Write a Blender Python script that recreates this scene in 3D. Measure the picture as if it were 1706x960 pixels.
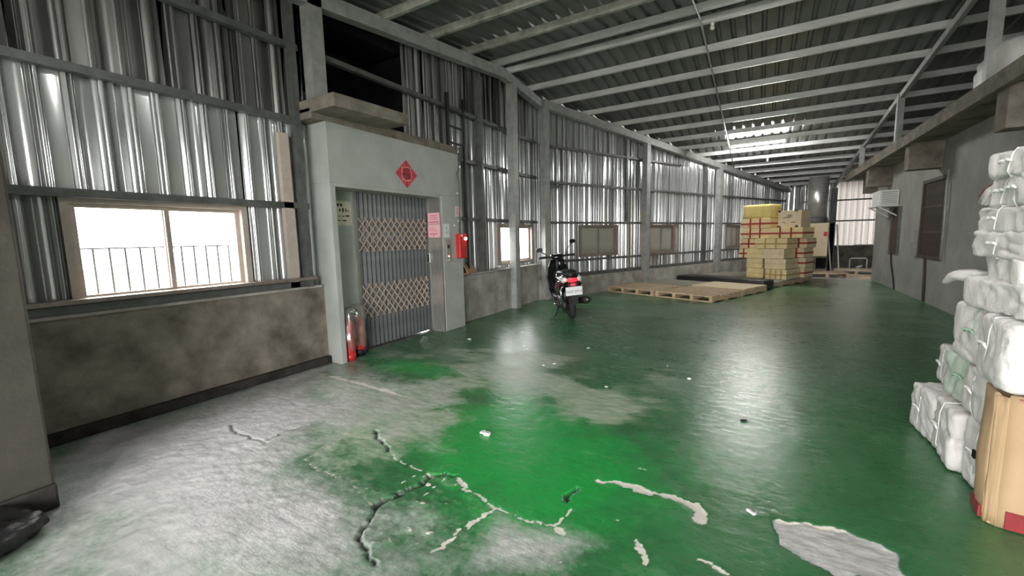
import bpy, bmesh, math, random
import numpy as np
from mathutils import Vector, Matrix, noise

for o in list(bpy.data.objects):
    bpy.data.objects.remove(o, do_unlink=True)
SC = bpy.context.scene
COL = SC.collection
R = math.radians
random.seed(7)

# ------------------------------------------------------------------ camera
cam_d = bpy.data.cameras.new('camera')
cam_d.sensor_width = 36.0
cam_d.lens = 36.0 * 703.1 / 1706.0
cam_d.clip_start = 0.05
cam = bpy.data.objects.new('camera', cam_d)
COL.objects.link(cam)
_yaw, _pit, _rol = 0.534195, 0.118163, -0.022681
_fw = Vector((-math.sin(_yaw) * math.cos(_pit), math.cos(_yaw) * math.cos(_pit), -math.sin(_pit)))
_rt = Vector((math.cos(_yaw), math.sin(_yaw), 0))
_up = _rt.cross(_fw)
_r2 = _rt * math.cos(_rol) + _up * math.sin(_rol)
_u2 = _up * math.cos(_rol) - _rt * math.sin(_rol)
_m = Matrix((( _r2.x, _u2.x, -_fw.x, 0), (_r2.y, _u2.y, -_fw.y, 0), (_r2.z, _u2.z, -_fw.z, 1.35), (0, 0, 0, 1)))
cam.matrix_world = _m
SC.camera = cam

# ------------------------------------------------------------------ world: even white overcast sky
W = bpy.data.worlds.new('overcast')
SC.world = W
W.use_nodes = True
W.node_tree.nodes['Background'].inputs[0].default_value = (1.0, 0.99, 0.97, 1)
W.node_tree.nodes['Background'].inputs[1].default_value = 9.6
SC.view_settings.view_transform = 'Standard'
SC.view_settings.look = 'None'
SC.view_settings.gamma = 1.0
SC.view_settings.use_curve_mapping = False
SC.view_settings.exposure = 1.05
try:
    SC.cycles.max_bounces = 8
    SC.cycles.sample_clamp_indirect = 6.0
except Exception:
    pass

def portal(name, loc, rot, sx, sy):
    """daylight guide for an opening: adds no light, only steers sky samples"""
    l = bpy.data.lights.new(name, 'AREA')
    l.shape = 'RECTANGLE'; l.size = sx; l.size_y = sy
    l.cycles.is_portal = True
    o = bpy.data.objects.new(name, l)
    o.location = loc; o.rotation_euler = rot
    COL.objects.link(o)
    return o
# facing +X : area light -Z axis points to +X
portal('window_daylight', (-4.36, 1.62, 1.33), (0, R(-90), 0), 0.75, 1.15)
portal('window_daylight', (-4.36, 7.40, 1.22), (0, R(-90), 0), 0.75, 1.30)
portal('doorway_daylight', (-0.1, -3.62, 1.50), (R(90), 0, 0), 5.0, 3.0)

# ------------------------------------------------------------------ materials
def nt(name):
    m = bpy.data.materials.new(name); m.use_nodes = True
    t = m.node_tree; b = t.nodes['Principled BSDF']
    return m, t, b
def setin(b, k, v):
    if k in b.inputs: b.inputs[k].default_value = v
def noise_node(t, scale, detail=4, rough=0.55, vec=None, dist=0.0):
    n = t.nodes.new('ShaderNodeTexNoise')
    n.inputs['Scale'].default_value = scale; n.inputs['Detail'].default_value = detail
    n.inputs['Roughness'].default_value = rough; n.inputs['Distortion'].default_value = dist
    if vec is not None: t.links.new(vec, n.inputs['Vector'])
    return n
def ramp(t, fac, stops):
    r = t.nodes.new('ShaderNodeValToRGB')
    e = r.color_ramp.elements
    while len(e) > 1: e.remove(e[-1])
    e[0].position = stops[0][0]; e[0].color = (*stops[0][1], 1)
    for p, c in stops[1:]:
        x = e.new(p); x.color = (*c, 1)
    t.links.new(fac, r.inputs[0])
    return r
def coords(t, sc=(1, 1, 1), kind='Object'):
    c = t.nodes.new('ShaderNodeTexCoord'); m = t.nodes.new('ShaderNodeMapping')
    m.inputs['Scale'].default_value = sc
    t.links.new(c.outputs[kind], m.inputs[0])
    return m.outputs[0]
def mat(name, c1, c2=None, rough=0.6, metal=0.0, scale=6.0, sc=(1, 1, 1), bump=0.0, bscale=40.0, rvar=0.0, detail=5, contrast=(0.3, 0.7), spec=0.5, alpha=None, trans=0.0, coat=0.0):
    m, t, b = nt(name)
    v = coords(t, sc)
    if c2 is not None:
        n = noise_node(t, scale, detail, 0.6, v)
        r = ramp(t, n.outputs['Fac'], [(contrast[0], c1), (contrast[1], c2)])
        t.links.new(r.outputs[0], b.inputs['Base Color'])
        if rvar:
            mr = t.nodes.new('ShaderNodeMapRange')
            mr.inputs['From Min'].default_value = 0.3; mr.inputs['From Max'].default_value = 0.7
            mr.inputs['To Min'].default_value = rough - rvar; mr.inputs['To Max'].default_value = rough + rvar
            t.links.new(n.outputs['Fac'], mr.inputs['Value']); t.links.new(mr.outputs[0], b.inputs['Roughness'])
    else:
        b.inputs['Base Color'].default_value = (*c1, 1)
    if not rvar or c2 is None: b.inputs['Roughness'].default_value = rough
    b.inputs['Metallic'].default_value = metal
    setin(b, 'Specular IOR Level', spec)
    setin(b, 'Transmission Weight', trans)
    setin(b, 'Coat Weight', coat)
    if alpha is not None: b.inputs['Alpha'].default_value = alpha
    if bump:
        n2 = noise_node(t, bscale, 6, 0.6, v)
        bp = t.nodes.new('ShaderNodeBump'); bp.inputs['Strength'].default_value = bump; bp.inputs['Distance'].default_value = 0.02
        t.links.new(n2.outputs['Fac'], bp.inputs['Height']); t.links.new(bp.outputs[0], b.inputs['Normal'])
    return m
def emit(name, c, s):
    m, t, b = nt(name)
    b.inputs['Base Color'].default_value = (*c, 1)
    b.inputs['Emission Color'].default_value = (*c, 1); b.inputs['Emission Strength'].default_value = s
    return m
def glass_mat(name, tint, rough_mix, frost=0.0):
    """window pane: mostly clear film with a weak reflection (and a frosted share)"""
    m, t, b = nt(name)
    out = t.nodes['Material Output']
    tr = t.nodes.new('ShaderNodeBsdfTransparent'); tr.inputs[0].default_value = (*tint, 1)
    gl = t.nodes.new('ShaderNodeBsdfGlossy'); gl.inputs['Roughness'].default_value = 0.05
    mx = t.nodes.new('ShaderNodeMixShader'); mx.inputs[0].default_value = rough_mix
    t.links.new(tr.outputs[0], mx.inputs[1]); t.links.new(gl.outputs[0], mx.inputs[2])
    last = mx
    if frost > 0:
        b.inputs['Base Color'].default_value = (0.42, 0.41, 0.37, 1); b.inputs['Roughness'].default_value = 0.3
        m2 = t.nodes.new('ShaderNodeMixShader'); m2.inputs[0].default_value = frost
        t.links.new(mx.outputs[0], m2.inputs[1]); t.links.new(b.outputs[0], m2.inputs[2]); last = m2
    t.links.new(last.outputs[0], out.inputs['Surface'])
    return m

M = {}
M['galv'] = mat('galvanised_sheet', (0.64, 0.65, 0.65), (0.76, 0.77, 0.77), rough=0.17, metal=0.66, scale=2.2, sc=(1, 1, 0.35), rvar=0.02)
M['galv_top'] = mat('darker_sheet', (0.20, 0.20, 0.195), (0.36, 0.36, 0.35), rough=0.42, metal=0.85, scale=1.6, sc=(1, 1, 0.4), rvar=0.1, bump=0.06, bscale=9)  # darker, rougher sheet for the upper wall
M['roof'] = mat('roof_sheet', (0.11, 0.115, 0.11), (0.25, 0.26, 0.25), rough=0.45, metal=0.5, scale=1.3, sc=(1.5, 0.5, 1), rvar=0.1)
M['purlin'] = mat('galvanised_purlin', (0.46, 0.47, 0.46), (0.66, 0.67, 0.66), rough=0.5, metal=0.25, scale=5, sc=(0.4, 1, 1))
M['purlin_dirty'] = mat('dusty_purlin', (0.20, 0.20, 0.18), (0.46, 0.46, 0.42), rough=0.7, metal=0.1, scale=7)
M['steel'] = mat('grey_steel', (0.085, 0.088, 0.085), (0.16, 0.165, 0.158), rough=0.55, metal=0.35, scale=8)
M['steel_pale'] = mat('pale_grey_steel', (0.27, 0.28, 0.27), (0.42, 0.43, 0.41), rough=0.55, metal=0.3, scale=7, bump=0.1)
M['black_steel'] = mat('black_steel', (0.015, 0.015, 0.017), rough=0.5, metal=0.3)
M['concrete'] = mat('stained_concrete', (0.075, 0.062, 0.048), (0.29, 0.258, 0.215), rough=0.85, scale=3.4, bump=0.35, bscale=30, detail=9, contrast=(0.32, 0.72))
M['concrete_pale'] = mat('pale_concrete', (0.20, 0.19, 0.17), (0.46, 0.44, 0.40), rough=0.85, scale=3.2, bump=0.35, bscale=30, detail=9)
M['concrete_brown'] = mat('rough_brown_concrete', (0.11, 0.093, 0.075), (0.27, 0.24, 0.20), rough=0.9, scale=5, bump=0.4, bscale=35, detail=8)
M['plaster'] = mat('grey_render_wall', (0.25, 0.25, 0.235), (0.37, 0.37, 0.345), rough=0.8, scale=1.4, bump=0.12, bscale=25, detail=8)
M['pier'] = mat('dark_cement_pier', (0.030, 0.026, 0.021), (0.066, 0.058, 0.048), rough=0.85, scale=2.5, bump=0.2, bscale=30)
M['lift'] = mat('painted_cement', (0.33, 0.35, 0.33), (0.43, 0.45, 0.43), rough=0.65, scale=3.0, bump=0.12, bscale=40)
M['lift_side'] = mat('light_cement', (0.50, 0.51, 0.50), (0.62, 0.63, 0.62), rough=0.7, scale=4.0, bump=0.12, bscale=40)
M['dark'] = mat('black_and_shade', (0.004, 0.004, 0.005), (0.010, 0.010, 0.011), rough=0.95, scale=3, spec=0.1)  # black for dark parts; the lift shaft's deep shade is in this colour
M['slat'] = mat('dark_steel_slat', (0.06, 0.064, 0.068), (0.12, 0.125, 0.13), rough=0.45, metal=0.4, scale=6)
M['lattice'] = mat('brown_lattice', (0.46, 0.34, 0.28), (0.62, 0.49, 0.42), rough=0.5, metal=0.1, scale=20)
M['alu'] = mat('brushed_aluminium', (0.55, 0.53, 0.50), (0.68, 0.66, 0.63), rough=0.35, metal=0.8, scale=30, sc=(1, 1, 0.2))
M['alu_brown'] = mat('bronze_aluminium', (0.22, 0.18, 0.155), (0.31, 0.26, 0.23), rough=0.45, metal=0.4, scale=12)
M['alu_beige'] = mat('beige_frame', (0.44, 0.37, 0.32), (0.54, 0.47, 0.42), rough=0.5, scale=12)
M['pane'] = glass_mat('clear_pane', (0.97, 0.98, 0.98), 0.06)
M['pane_dim'] = glass_mat('frosted_pane', (0.12, 0.115, 0.10), 0.08, 0.55)
M['fibre'] = None
M['red'] = mat('red_enamel', (0.50, 0.015, 0.02), (0.60, 0.025, 0.03), rough=0.32, scale=6, coat=0.4)
M['red_paper'] = mat('red_paper', (0.55, 0.03, 0.05), (0.68, 0.07, 0.09), rough=0.6, scale=20)
M['gold'] = mat('gold_print', (0.62, 0.42, 0.30), rough=0.5)
M['ink'] = mat('black_ink', (0.02, 0.018, 0.02), rough=0.7)
M['pink'] = mat('pink_paper', (0.80, 0.40, 0.47), (0.85, 0.46, 0.52), rough=0.7, scale=8)
M['pink_pale'] = mat('pale_pink_paper', (0.75, 0.57, 0.58), (0.80, 0.62, 0.62), rough=0.7, scale=8)
M['white_paper'] = mat('white_paper', (0.70, 0.69, 0.70), (0.76, 0.75, 0.76), rough=0.7, scale=8)
M['cream_paper'] = mat('cream_paper', (0.62, 0.58, 0.44), (0.70, 0.66, 0.52), rough=0.7, scale=8)
M['pink_ink'] = mat('rose_ink', (0.40, 0.12, 0.18), rough=0.7)
M['sack'] = mat('white_woven_wrap', (0.64, 0.61, 0.60), (0.76, 0.73, 0.72), rough=0.5, scale=9, bump=0.5, bscale=14)
M['sack_green'] = mat('pale_green_wrap', (0.44, 0.52, 0.43), (0.57, 0.63, 0.55), rough=0.5, scale=9, bump=0.25, bscale=22)
M['tie'] = mat('white_tie', (0.74, 0.74, 0.73), rough=0.6)
M['tie_green'] = mat('green_tie', (0.30, 0.46, 0.34), rough=0.5)
M['carton'] = mat('brown_cardboard', (0.36, 0.24, 0.13), (0.43, 0.30, 0.175), rough=0.75, scale=4, bump=0.05, bscale=30)
M['carton_yellow'] = mat('yellow_cardboard', (0.68, 0.54, 0.27), (0.82, 0.68, 0.39), rough=0.7, scale=9, bump=0.1, bscale=30)
M['carton_cream'] = mat('cream_cardboard', (0.66, 0.53, 0.34), (0.74, 0.62, 0.44), rough=0.75, scale=8)
M['foam_yellow'] = mat('yellow_foam', (0.60, 0.48, 0.14), (0.72, 0.60, 0.24), rough=0.8, scale=10, bump=0.2, bscale=30)
M['film'] = mat('film_wrapped_cardboard', (0.66, 0.53, 0.30), (0.80, 0.68, 0.45), rough=0.22, scale=9, bump=0.3, bscale=18, coat=0.8)
M['strap'] = mat('red_strap', (0.30, 0.02, 0.02), (0.42, 0.04, 0.03), rough=0.45, scale=20)
M['strap_tan'] = mat('tan_strap', (0.50, 0.34, 0.12), rough=0.5)
M['red_tape'] = mat('dark_red_tape', (0.17, 0.010, 0.014), (0.24, 0.014, 0.02), rough=0.4, scale=14)
M['wood'] = mat('pallet_wood', (0.36, 0.26, 0.16), (0.62, 0.48, 0.32), rough=0.8, scale=5, sc=(1, 6, 1), bump=0.15)
M['wood_grey'] = mat('grey_plywood', (0.25, 0.235, 0.19), (0.36, 0.34, 0.28), rough=0.8, scale=4, sc=(1, 4, 1))
M['wood_new'] = mat('pale_plywood', (0.66, 0.54, 0.33), (0.75, 0.64, 0.43), rough=0.65, scale=4, sc=(1, 5, 1))
M['black_plastic'] = mat('black_plastic', (0.006, 0.006, 0.007), (0.014, 0.014, 0.015), rough=0.42, scale=12, bump=0.3, bscale=16)
M['bitumen'] = mat('bitumen_skirting', (0.016, 0.015, 0.013), (0.05, 0.046, 0.04), rough=0.95, scale=6, bump=0.5, bscale=20, spec=0.2)
M['rubber'] = mat('tyre_rubber', (0.012, 0.012, 0.012), (0.024, 0.024, 0.024), rough=0.8, scale=30)
M['gloss_black'] = mat('gloss_black_plastic', (0.008, 0.008, 0.009), rough=0.14, coat=0.6)
M['matt_black'] = mat('matt_black_plastic', (0.018, 0.018, 0.019), rough=0.5)
M['wine'] = mat('dark_red_fairing', (0.085, 0.006, 0.010), rough=0.18, coat=0.7)
M['chrome'] = mat('chrome', (0.75, 0.75, 0.75), rough=0.15, metal=1.0)
M['dark_mirror'] = mat('dark_mirror', (0.10, 0.10, 0.11), rough=0.1, metal=1.0)
M['silver'] = mat('silver_stripe', (0.72, 0.71, 0.68), rough=0.3, metal=0.3)
M['lens_red'] = emit('tail_lens', (0.85, 0.03, 0.05), 0.5)
M['lens_clear'] = mat('clear_lens', (0.75, 0.72, 0.68), rough=0.12, coat=0.6)
M['plate'] = mat('plate_white', (0.78, 0.79, 0.80), rough=0.4)
M['ink_blue'] = mat('plate_ink', (0.03, 0.06, 0.08), rough=0.5)
M['white_plastic'] = mat('white_plastic', (0.72, 0.72, 0.70), (0.78, 0.78, 0.76), rough=0.45, scale=8)
M['stainless'] = mat('stainless_duct', (0.52, 0.51, 0.49), (0.72, 0.71, 0.69), rough=0.32, metal=0.75, scale=4, sc=(1, 1, 3), bump=0.08, bscale=10)
M['tube'] = emit('fluorescent_tube', (1.0, 0.99, 0.95), 260.0)
M['tube_near'] = emit('fluorescent_tube_weak', (1.0, 0.99, 0.95), 130.0)  # output set below the far tube so the left wall stays darker
M['led'] = emit('alarm_lamp', (1.0, 0.25, 0.22), 4.0)
M['lamp_small'] = emit('button_lamp', (1.0, 0.25, 0.18), 1.5)
M['rust'] = mat('brown_shutter', (0.045, 0.032, 0.025), (0.085, 0.062, 0.048), rough=0.7, scale=10)
M['film_clear'] = glass_mat('clear_bag_film', (0.93, 0.94, 0.94), 0.14, 0.22)
m, t, b = nt('translucent_fibreglass')
_tr = t.nodes.new('ShaderNodeBsdfTranslucent'); _tr.inputs[0].default_value = (0.10, 0.094, 0.09, 1)
_mx = t.nodes.new('ShaderNodeMixShader'); _mx.inputs[0].default_value = 0.35
b.inputs['Base Color'].default_value = (0.42, 0.39, 0.37, 1)
t.links.new(_tr.outputs[0], _mx.inputs[1]); t.links.new(b.outputs[0], _mx.inputs[2])
t.links.new(_mx.outputs[0], t.nodes['Material Output'].inputs['Surface'])
M['fibre'] = m

# ------------------------------------------------------------------ helpers
def link(o, parent=None):
    COL.objects.link(o)
    if parent is not None: o.parent = parent
    return o
def tag(o, label=None, cat=None, group=None, kind=None):
    if label: o['label'] = label
    if cat: o['category'] = cat
    if group: o['group'] = group
    if kind: o['kind'] = kind
    return o
def empty(name, loc=(0, 0, 0), rz=0.0, parent=None):
    o = bpy.data.objects.new(name, None)
    o.empty_display_size = 0.1
    o.location = loc; o.rotation_euler = (0, 0, rz)
    return link(o, parent)
class MB:
    def __init__(s): s.v = []; s.f = []
    def add(s, vs, fs):
        k = len(s.v); s.v += [tuple(p) for p in vs]; s.f += [tuple(i + k for i in q) for q in fs]; return s
    def box(s, x0, x1, y0, y1, z0, z1):
        return s.add([(x0, y0, z0), (x1, y0, z0), (x1, y1, z0), (x0, y1, z0), (x0, y0, z1), (x1, y0, z1), (x1, y1, z1), (x0, y1, z1)],
                     [(3, 2, 1, 0), (4, 5, 6, 7), (0, 1, 5, 4), (1, 2, 6, 5), (2, 3, 7, 6), (3, 0, 4, 7)])
    def beam(s, a, b, w, h, up=(0, 0, 1)):
        """rectangular bar between two points (w sideways, h along up), centred"""
        a = Vector(a); b = Vector(b); d = (b - a).normalized(); u = Vector(up)
        sd = d.cross(u).normalized(); u = sd.cross(d).normalized()
        c = []
        for p in (a, b):
            for i, j in ((-1, -1), (1, -1), (1, 1), (-1, 1)): c.append(p + sd * (w / 2 * i) + u * (h / 2 * j))
        return s.add(c, [(0, 1, 2, 3), (7, 6, 5, 4), (0, 4, 5, 1), (1, 5, 6, 2), (2, 6, 7, 3), (3, 7, 4, 0)])
    def prism(s, prof, a, b, side, up):
        """closed 2d profile (side, up) swept from a to b"""
        a = Vector(a); b = Vector(b); side = Vector(side); up = Vector(up); n = len(prof)
        c = [a + side * p + up * q for p, q in prof] + [b + side * p + up * q for p, q in prof]
        fs = [tuple(range(n))[::-1], tuple(range(n, 2 * n))] + [(i, (i + 1) % n, n + (i + 1) % n, n + i) for i in range(n)]
        return s.add(c, fs)
    def loft(s, rings, cap=True, close=True):
        n = len(rings[0]); vs = [p for r in rings for p in r]; fs = []
        for k in range(len(rings) - 1):
            for i in range(n if close else n - 1):
                j = (i + 1) % n
                fs.append((k * n + i, k * n + j, (k + 1) * n + j, (k + 1) * n + i))
        if cap:
            fs.append(tuple(range(n))[::-1]); fs.append(tuple(range((len(rings) - 1) * n, len(rings) * n)))
        return s.add(vs, fs)
    def tube(s, pts, r, n=8, cap=True):
        pts = [Vector(p) for p in pts]; rings = []
        rr = r if isinstance(r, (list, tuple)) else [r] * len(pts)
        prev = None
        for i, p in enumerate(pts):
            d = (pts[min(i + 1, len(pts) - 1)] - pts[max(i - 1, 0)]).normalized()
            if prev is None:
                u = d.orthogonal().normalized()
            else:
                u = (prev - d * prev.dot(d)).normalized()
            prev = u; w = d.cross(u)
            rings.append([p + u * (rr[i] * math.cos(a)) + w * (rr[i] * math.sin(a)) for a in (2 * math.pi * k / n for k in range(n))])
        return s.loft(rings, cap)
    def lathe(s, prof, n=20, o=(0, 0, 0)):
        rings = [[(o[0] + r * math.cos(2 * math.pi * k / n), o[1] + r * math.sin(2 * math.pi * k / n), o[2] + z) for k in range(n)] for r, z in prof]
        return s.loft(rings, True)
    def torus(s, c, R_, r, axis='y', n=28, k=10, sx=1.0):
        rings = []
        for i in range(n):
            a = 2 * math.pi * i / n; ring = []
            for j in range(k):
                b = 2 * math.pi * j / k; q = R_ + r * math.cos(b); w = r * sx * math.sin(b)
                ring.append((c[0] + q * math.cos(a), c[1] + w, c[2] + q * math.sin(a)))
            rings.append(ring)
        rings.append(rings[0])
        return s.loft(rings, False)
    def mesh(s, name):
        me = bpy.data.meshes.new(name); me.from_pydata(s.v, [], s.f); me.validate(); 
        bm = bmesh.new(); bm.from_mesh(me); bmesh.ops.recalc_face_normals(bm, faces=bm.faces); bm.to_mesh(me); bm.free()
        return me
    def build(s, name, material, parent=None, smooth=False, bevel=0.0, seg=2, loc=None):
        me = s.mesh(name)
        if bevel > 0:
            bm = bmesh.new(); bm.from_mesh(me)
            bmesh.ops.bevel(bm, geom=bm.edges[:], offset=bevel, segments=seg, affect='EDGES', profile=0.6, clamp_overlap=True)
            bm.to_mesh(me); bm.free()
        if smooth:
            for p in me.polygons: p.use_smooth = True
        me.materials.append(M[material] if isinstance(material, str) else material)
        o = bpy.data.objects.new(name, me)
        if loc is not None: o.location = loc
        return link(o, parent)
def copy_part(o, parent=None, loc=None, rot=None):
    c = o.copy(); COL.objects.link(c)
    if parent is not None: c.parent = parent
    if loc is not None: c.location = loc
    if rot is not None: c.rotation_euler = rot
    return c
def box(name, dims, material, parent=None, bevel=0.0, loc=None):
    return MB().box(*dims).build(name, material, parent, bevel=bevel, loc=loc)
def text(name, body, size, material, parent, loc, rot, depth=0.0008, align='CENTER'):
    c = bpy.data.curves.new(name, 'FONT'); c.body = body; c.size = size; c.extrude = depth
    c.align_x = align; c.align_y = 'CENTER'
    c.materials.append(M[material])
    tmp = bpy.data.objects.new(name, c); COL.objects.link(tmp)
    bpy.context.view_layer.update()
    me = bpy.data.meshes.new_from_object(tmp.evaluated_get(bpy.context.evaluated_depsgraph_get()))
    bpy.data.objects.remove(tmp, do_unlink=True)
    o = bpy.data.objects.new(name, me); o.location = loc; o.rotation_euler = rot
    return link(o, parent)

# ================================================================== FLOOR
FE = {
 'bareA':[(-4.12, 0.76), (-4.14, 1.5), (-4.2, 2.86), (-3.68, 2.74), (-2.64, 2.69), (-2.44, 2.48), (-2.4, 2.0), (-2.45, 1.74), (-2.43, 1.48), (-2.09, 1.47), (-1.79, 1.4), (-1.66, 1.33), (-1.55, 1.19), (-1.39, 1.11), (-1.25, 1.06), (-1.77, 0.77), (-2.43, 0.41), (-3.04, 0.42)],
 'semi1':[(-3.8, 2.62), (-2.61, 2.66), (-2.44, 2.48), (-2.4, 2.0), (-2.43, 1.48), (-2.79, 1.61), (-3.62, 2.23)],
 'semi2':[(-2.43, 1.48), (-2.37, 1.98), (-2.02, 1.82), (-1.6, 1.73), (-1.63, 1.47), (-1.67, 1.35), (-2.09, 1.47)],
 'greyish':[(-1.09, 1.49), (-1.08, 1.64), (-0.91, 1.64), (-0.74, 1.68), (-0.57, 1.68), (-0.62, 1.53), (-0.63, 1.42), (-1.01, 1.21)],
 'fadeA':[(-3.52, 2.76), (-3.28, 3.47), (-2.36, 3.34), (-1.42, 3.52), (-1.0, 3.12), (-0.94, 2.79), (-1.61, 2.94), (-2.04, 2.87), (-2.16, 2.39), (-2.5, 2.21)],
 'patch':[(0.1, 2.21), (0.22, 2.26), (0.36, 2.28), (0.5, 2.25), (0.54, 2.22), (0.54, 2.07), (0.32, 1.93), (0.2, 1.97), (0.12, 2.04)],
 'crackW':[(-1.6, 1.73), (-1.6, 1.64), (-1.61, 1.56), (-1.63, 1.47), (-1.65, 1.4), (-1.66, 1.35)],
 'crackW2':[(-1.66, 1.35), (-1.6, 1.3), (-1.57, 1.24), (-1.54, 1.18)],
 'crackT':[(-2.33, 1.97), (-2.23, 1.9), (-2.06, 1.85), (-2.01, 1.81)],
 'crackT2':[(-3.39, 1.53), (-3.18, 1.47), (-3.02, 1.48), (-2.85, 1.49)],
 'crackT3':[(-2.9, 1.52), (-2.9, 1.67), (-2.87, 1.8)],
 'crackT4':[(-1.58, 1.75), (-1.45, 1.81)],
 'crackT5':[(-0.82, 1.88), (-0.83, 1.92), (-0.81, 2.0)],
 'crackT6':[(-1.54, 1.18), (-1.42, 1.13), (-1.34, 1.11)],
 'paleA':[(-2.01, 1.81), (-1.79, 1.74), (-1.6, 1.73), (-1.43, 1.8), (-1.31, 1.72), (-1.14, 1.65), (-1.01, 1.65), (-0.87, 1.66), (-0.78, 1.68), (-0.77, 1.77), (-0.77, 1.82)],
 'paleB':[(-1.42, 1.79), (-1.32, 1.72), (-1.19, 1.67), (-1.1, 1.64)],
 'paleC':[(-1.09, 1.64), (-1.14, 1.52), (-1.16, 1.4), (-1.17, 1.31), (-1.18, 1.26)],
 'paleD':[(-0.72, 2.13), (-0.63, 2.16), (-0.53, 2.15), (-0.4, 2.15), (-0.29, 2.16), (-0.23, 2.15), (-0.2, 2.1), (-0.2, 2.02)],
 'paleE':[(-0.78, 1.81), (-0.74, 1.82), (-0.61, 1.82), (-0.48, 1.87)],
 'paleF':[(-0.76, 1.67), (-0.72, 1.64)],
 'paleG':[(-0.68, 1.5), (-0.64, 1.47), (-0.61, 1.42)],
 'paleH':[(-0.42, 1.75), (-0.38, 1.7), (-0.36, 1.65)],
 'paleI':[(-0.17, 1.77), (-0.14, 1.77), (-0.08, 1.74)],
 'paleJ':[(-0.96, 2.39), (-0.69, 2.38), (-0.44, 2.35)],
 'paleK':[(-3.85, 2.61), (-3.24, 2.6), (-2.52, 2.56)],
 'paleL':[(-2.4, 2.0), (-2.45, 1.74), (-2.43, 1.48), (-2.25, 1.46), (-2.03, 1.46), (-1.8, 1.41), (-1.68, 1.35)],
 'paleM':[(0.12, 2.21), (0.25, 2.26), (0.38, 2.27)],
}
def vnoise(x, y, seed):
    """cheap smooth value noise on arrays"""
    rng = np.random.RandomState(seed); tab = rng.rand(256, 256)
    xi = np.floor(x).astype(int); yi = np.floor(y).astype(int); fx = x - xi; fy = y - yi
    fx = fx * fx * (3 - 2 * fx); fy = fy * fy * (3 - 2 * fy)
    g = lambda i, j: tab[i % 256, j % 256]
    return (g(xi, yi) * (1 - fx) + g(xi + 1, yi) * fx) * (1 - fy) + (g(xi, yi + 1) * (1 - fx) + g(xi + 1, yi + 1) * fx) * fy
def fbm(x, y, f, seed, octv=4):
    a = 0.0; w = 1.0; tot = 0.0
    for k in range(octv):
        a = a + w * vnoise(x * f + 31 * k, y * f - 17 * k, seed + k); tot += w; w *= 0.55; f *= 2.1
    return a / tot
def seg_dist(x, y, pts):
    d = np.full(x.shape, 9.0)
    for (ax, ay), (bx, by) in zip(pts[:-1], pts[1:]):
        vx, vy = bx - ax, by - ay; L = vx * vx + vy * vy + 1e-9
        t = np.clip(((x - ax) * vx + (y - ay) * vy) / L, 0, 1)
        d = np.minimum(d, np.hypot(x - ax - t * vx, y - ay - t * vy))
    return d
def inside(x, y, pts):
    c = np.zeros(x.shape, bool); n = len(pts)
    for i in range(n):
        x1, y1 = pts[i]; x2, y2 = pts[i - 1]
        c ^= ((y1 > y) != (y2 > y)) & (x < (x2 - x1) * (y - y1) / (y2 - y1 + 1e-12) + x1)
    return c
def soft_in(x, y, pts, w):
    d = seg_dist(x, y, pts + [pts[0]]); s = np.where(inside(x, y, pts), d, -d)
    return np.clip(s / w * 0.5 + 0.5, 0, 1)
def smooth(a, b, v):
    t = np.clip((v - a) / (b - a), 0, 1); return t * t * (3 - 2 * t)

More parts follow.
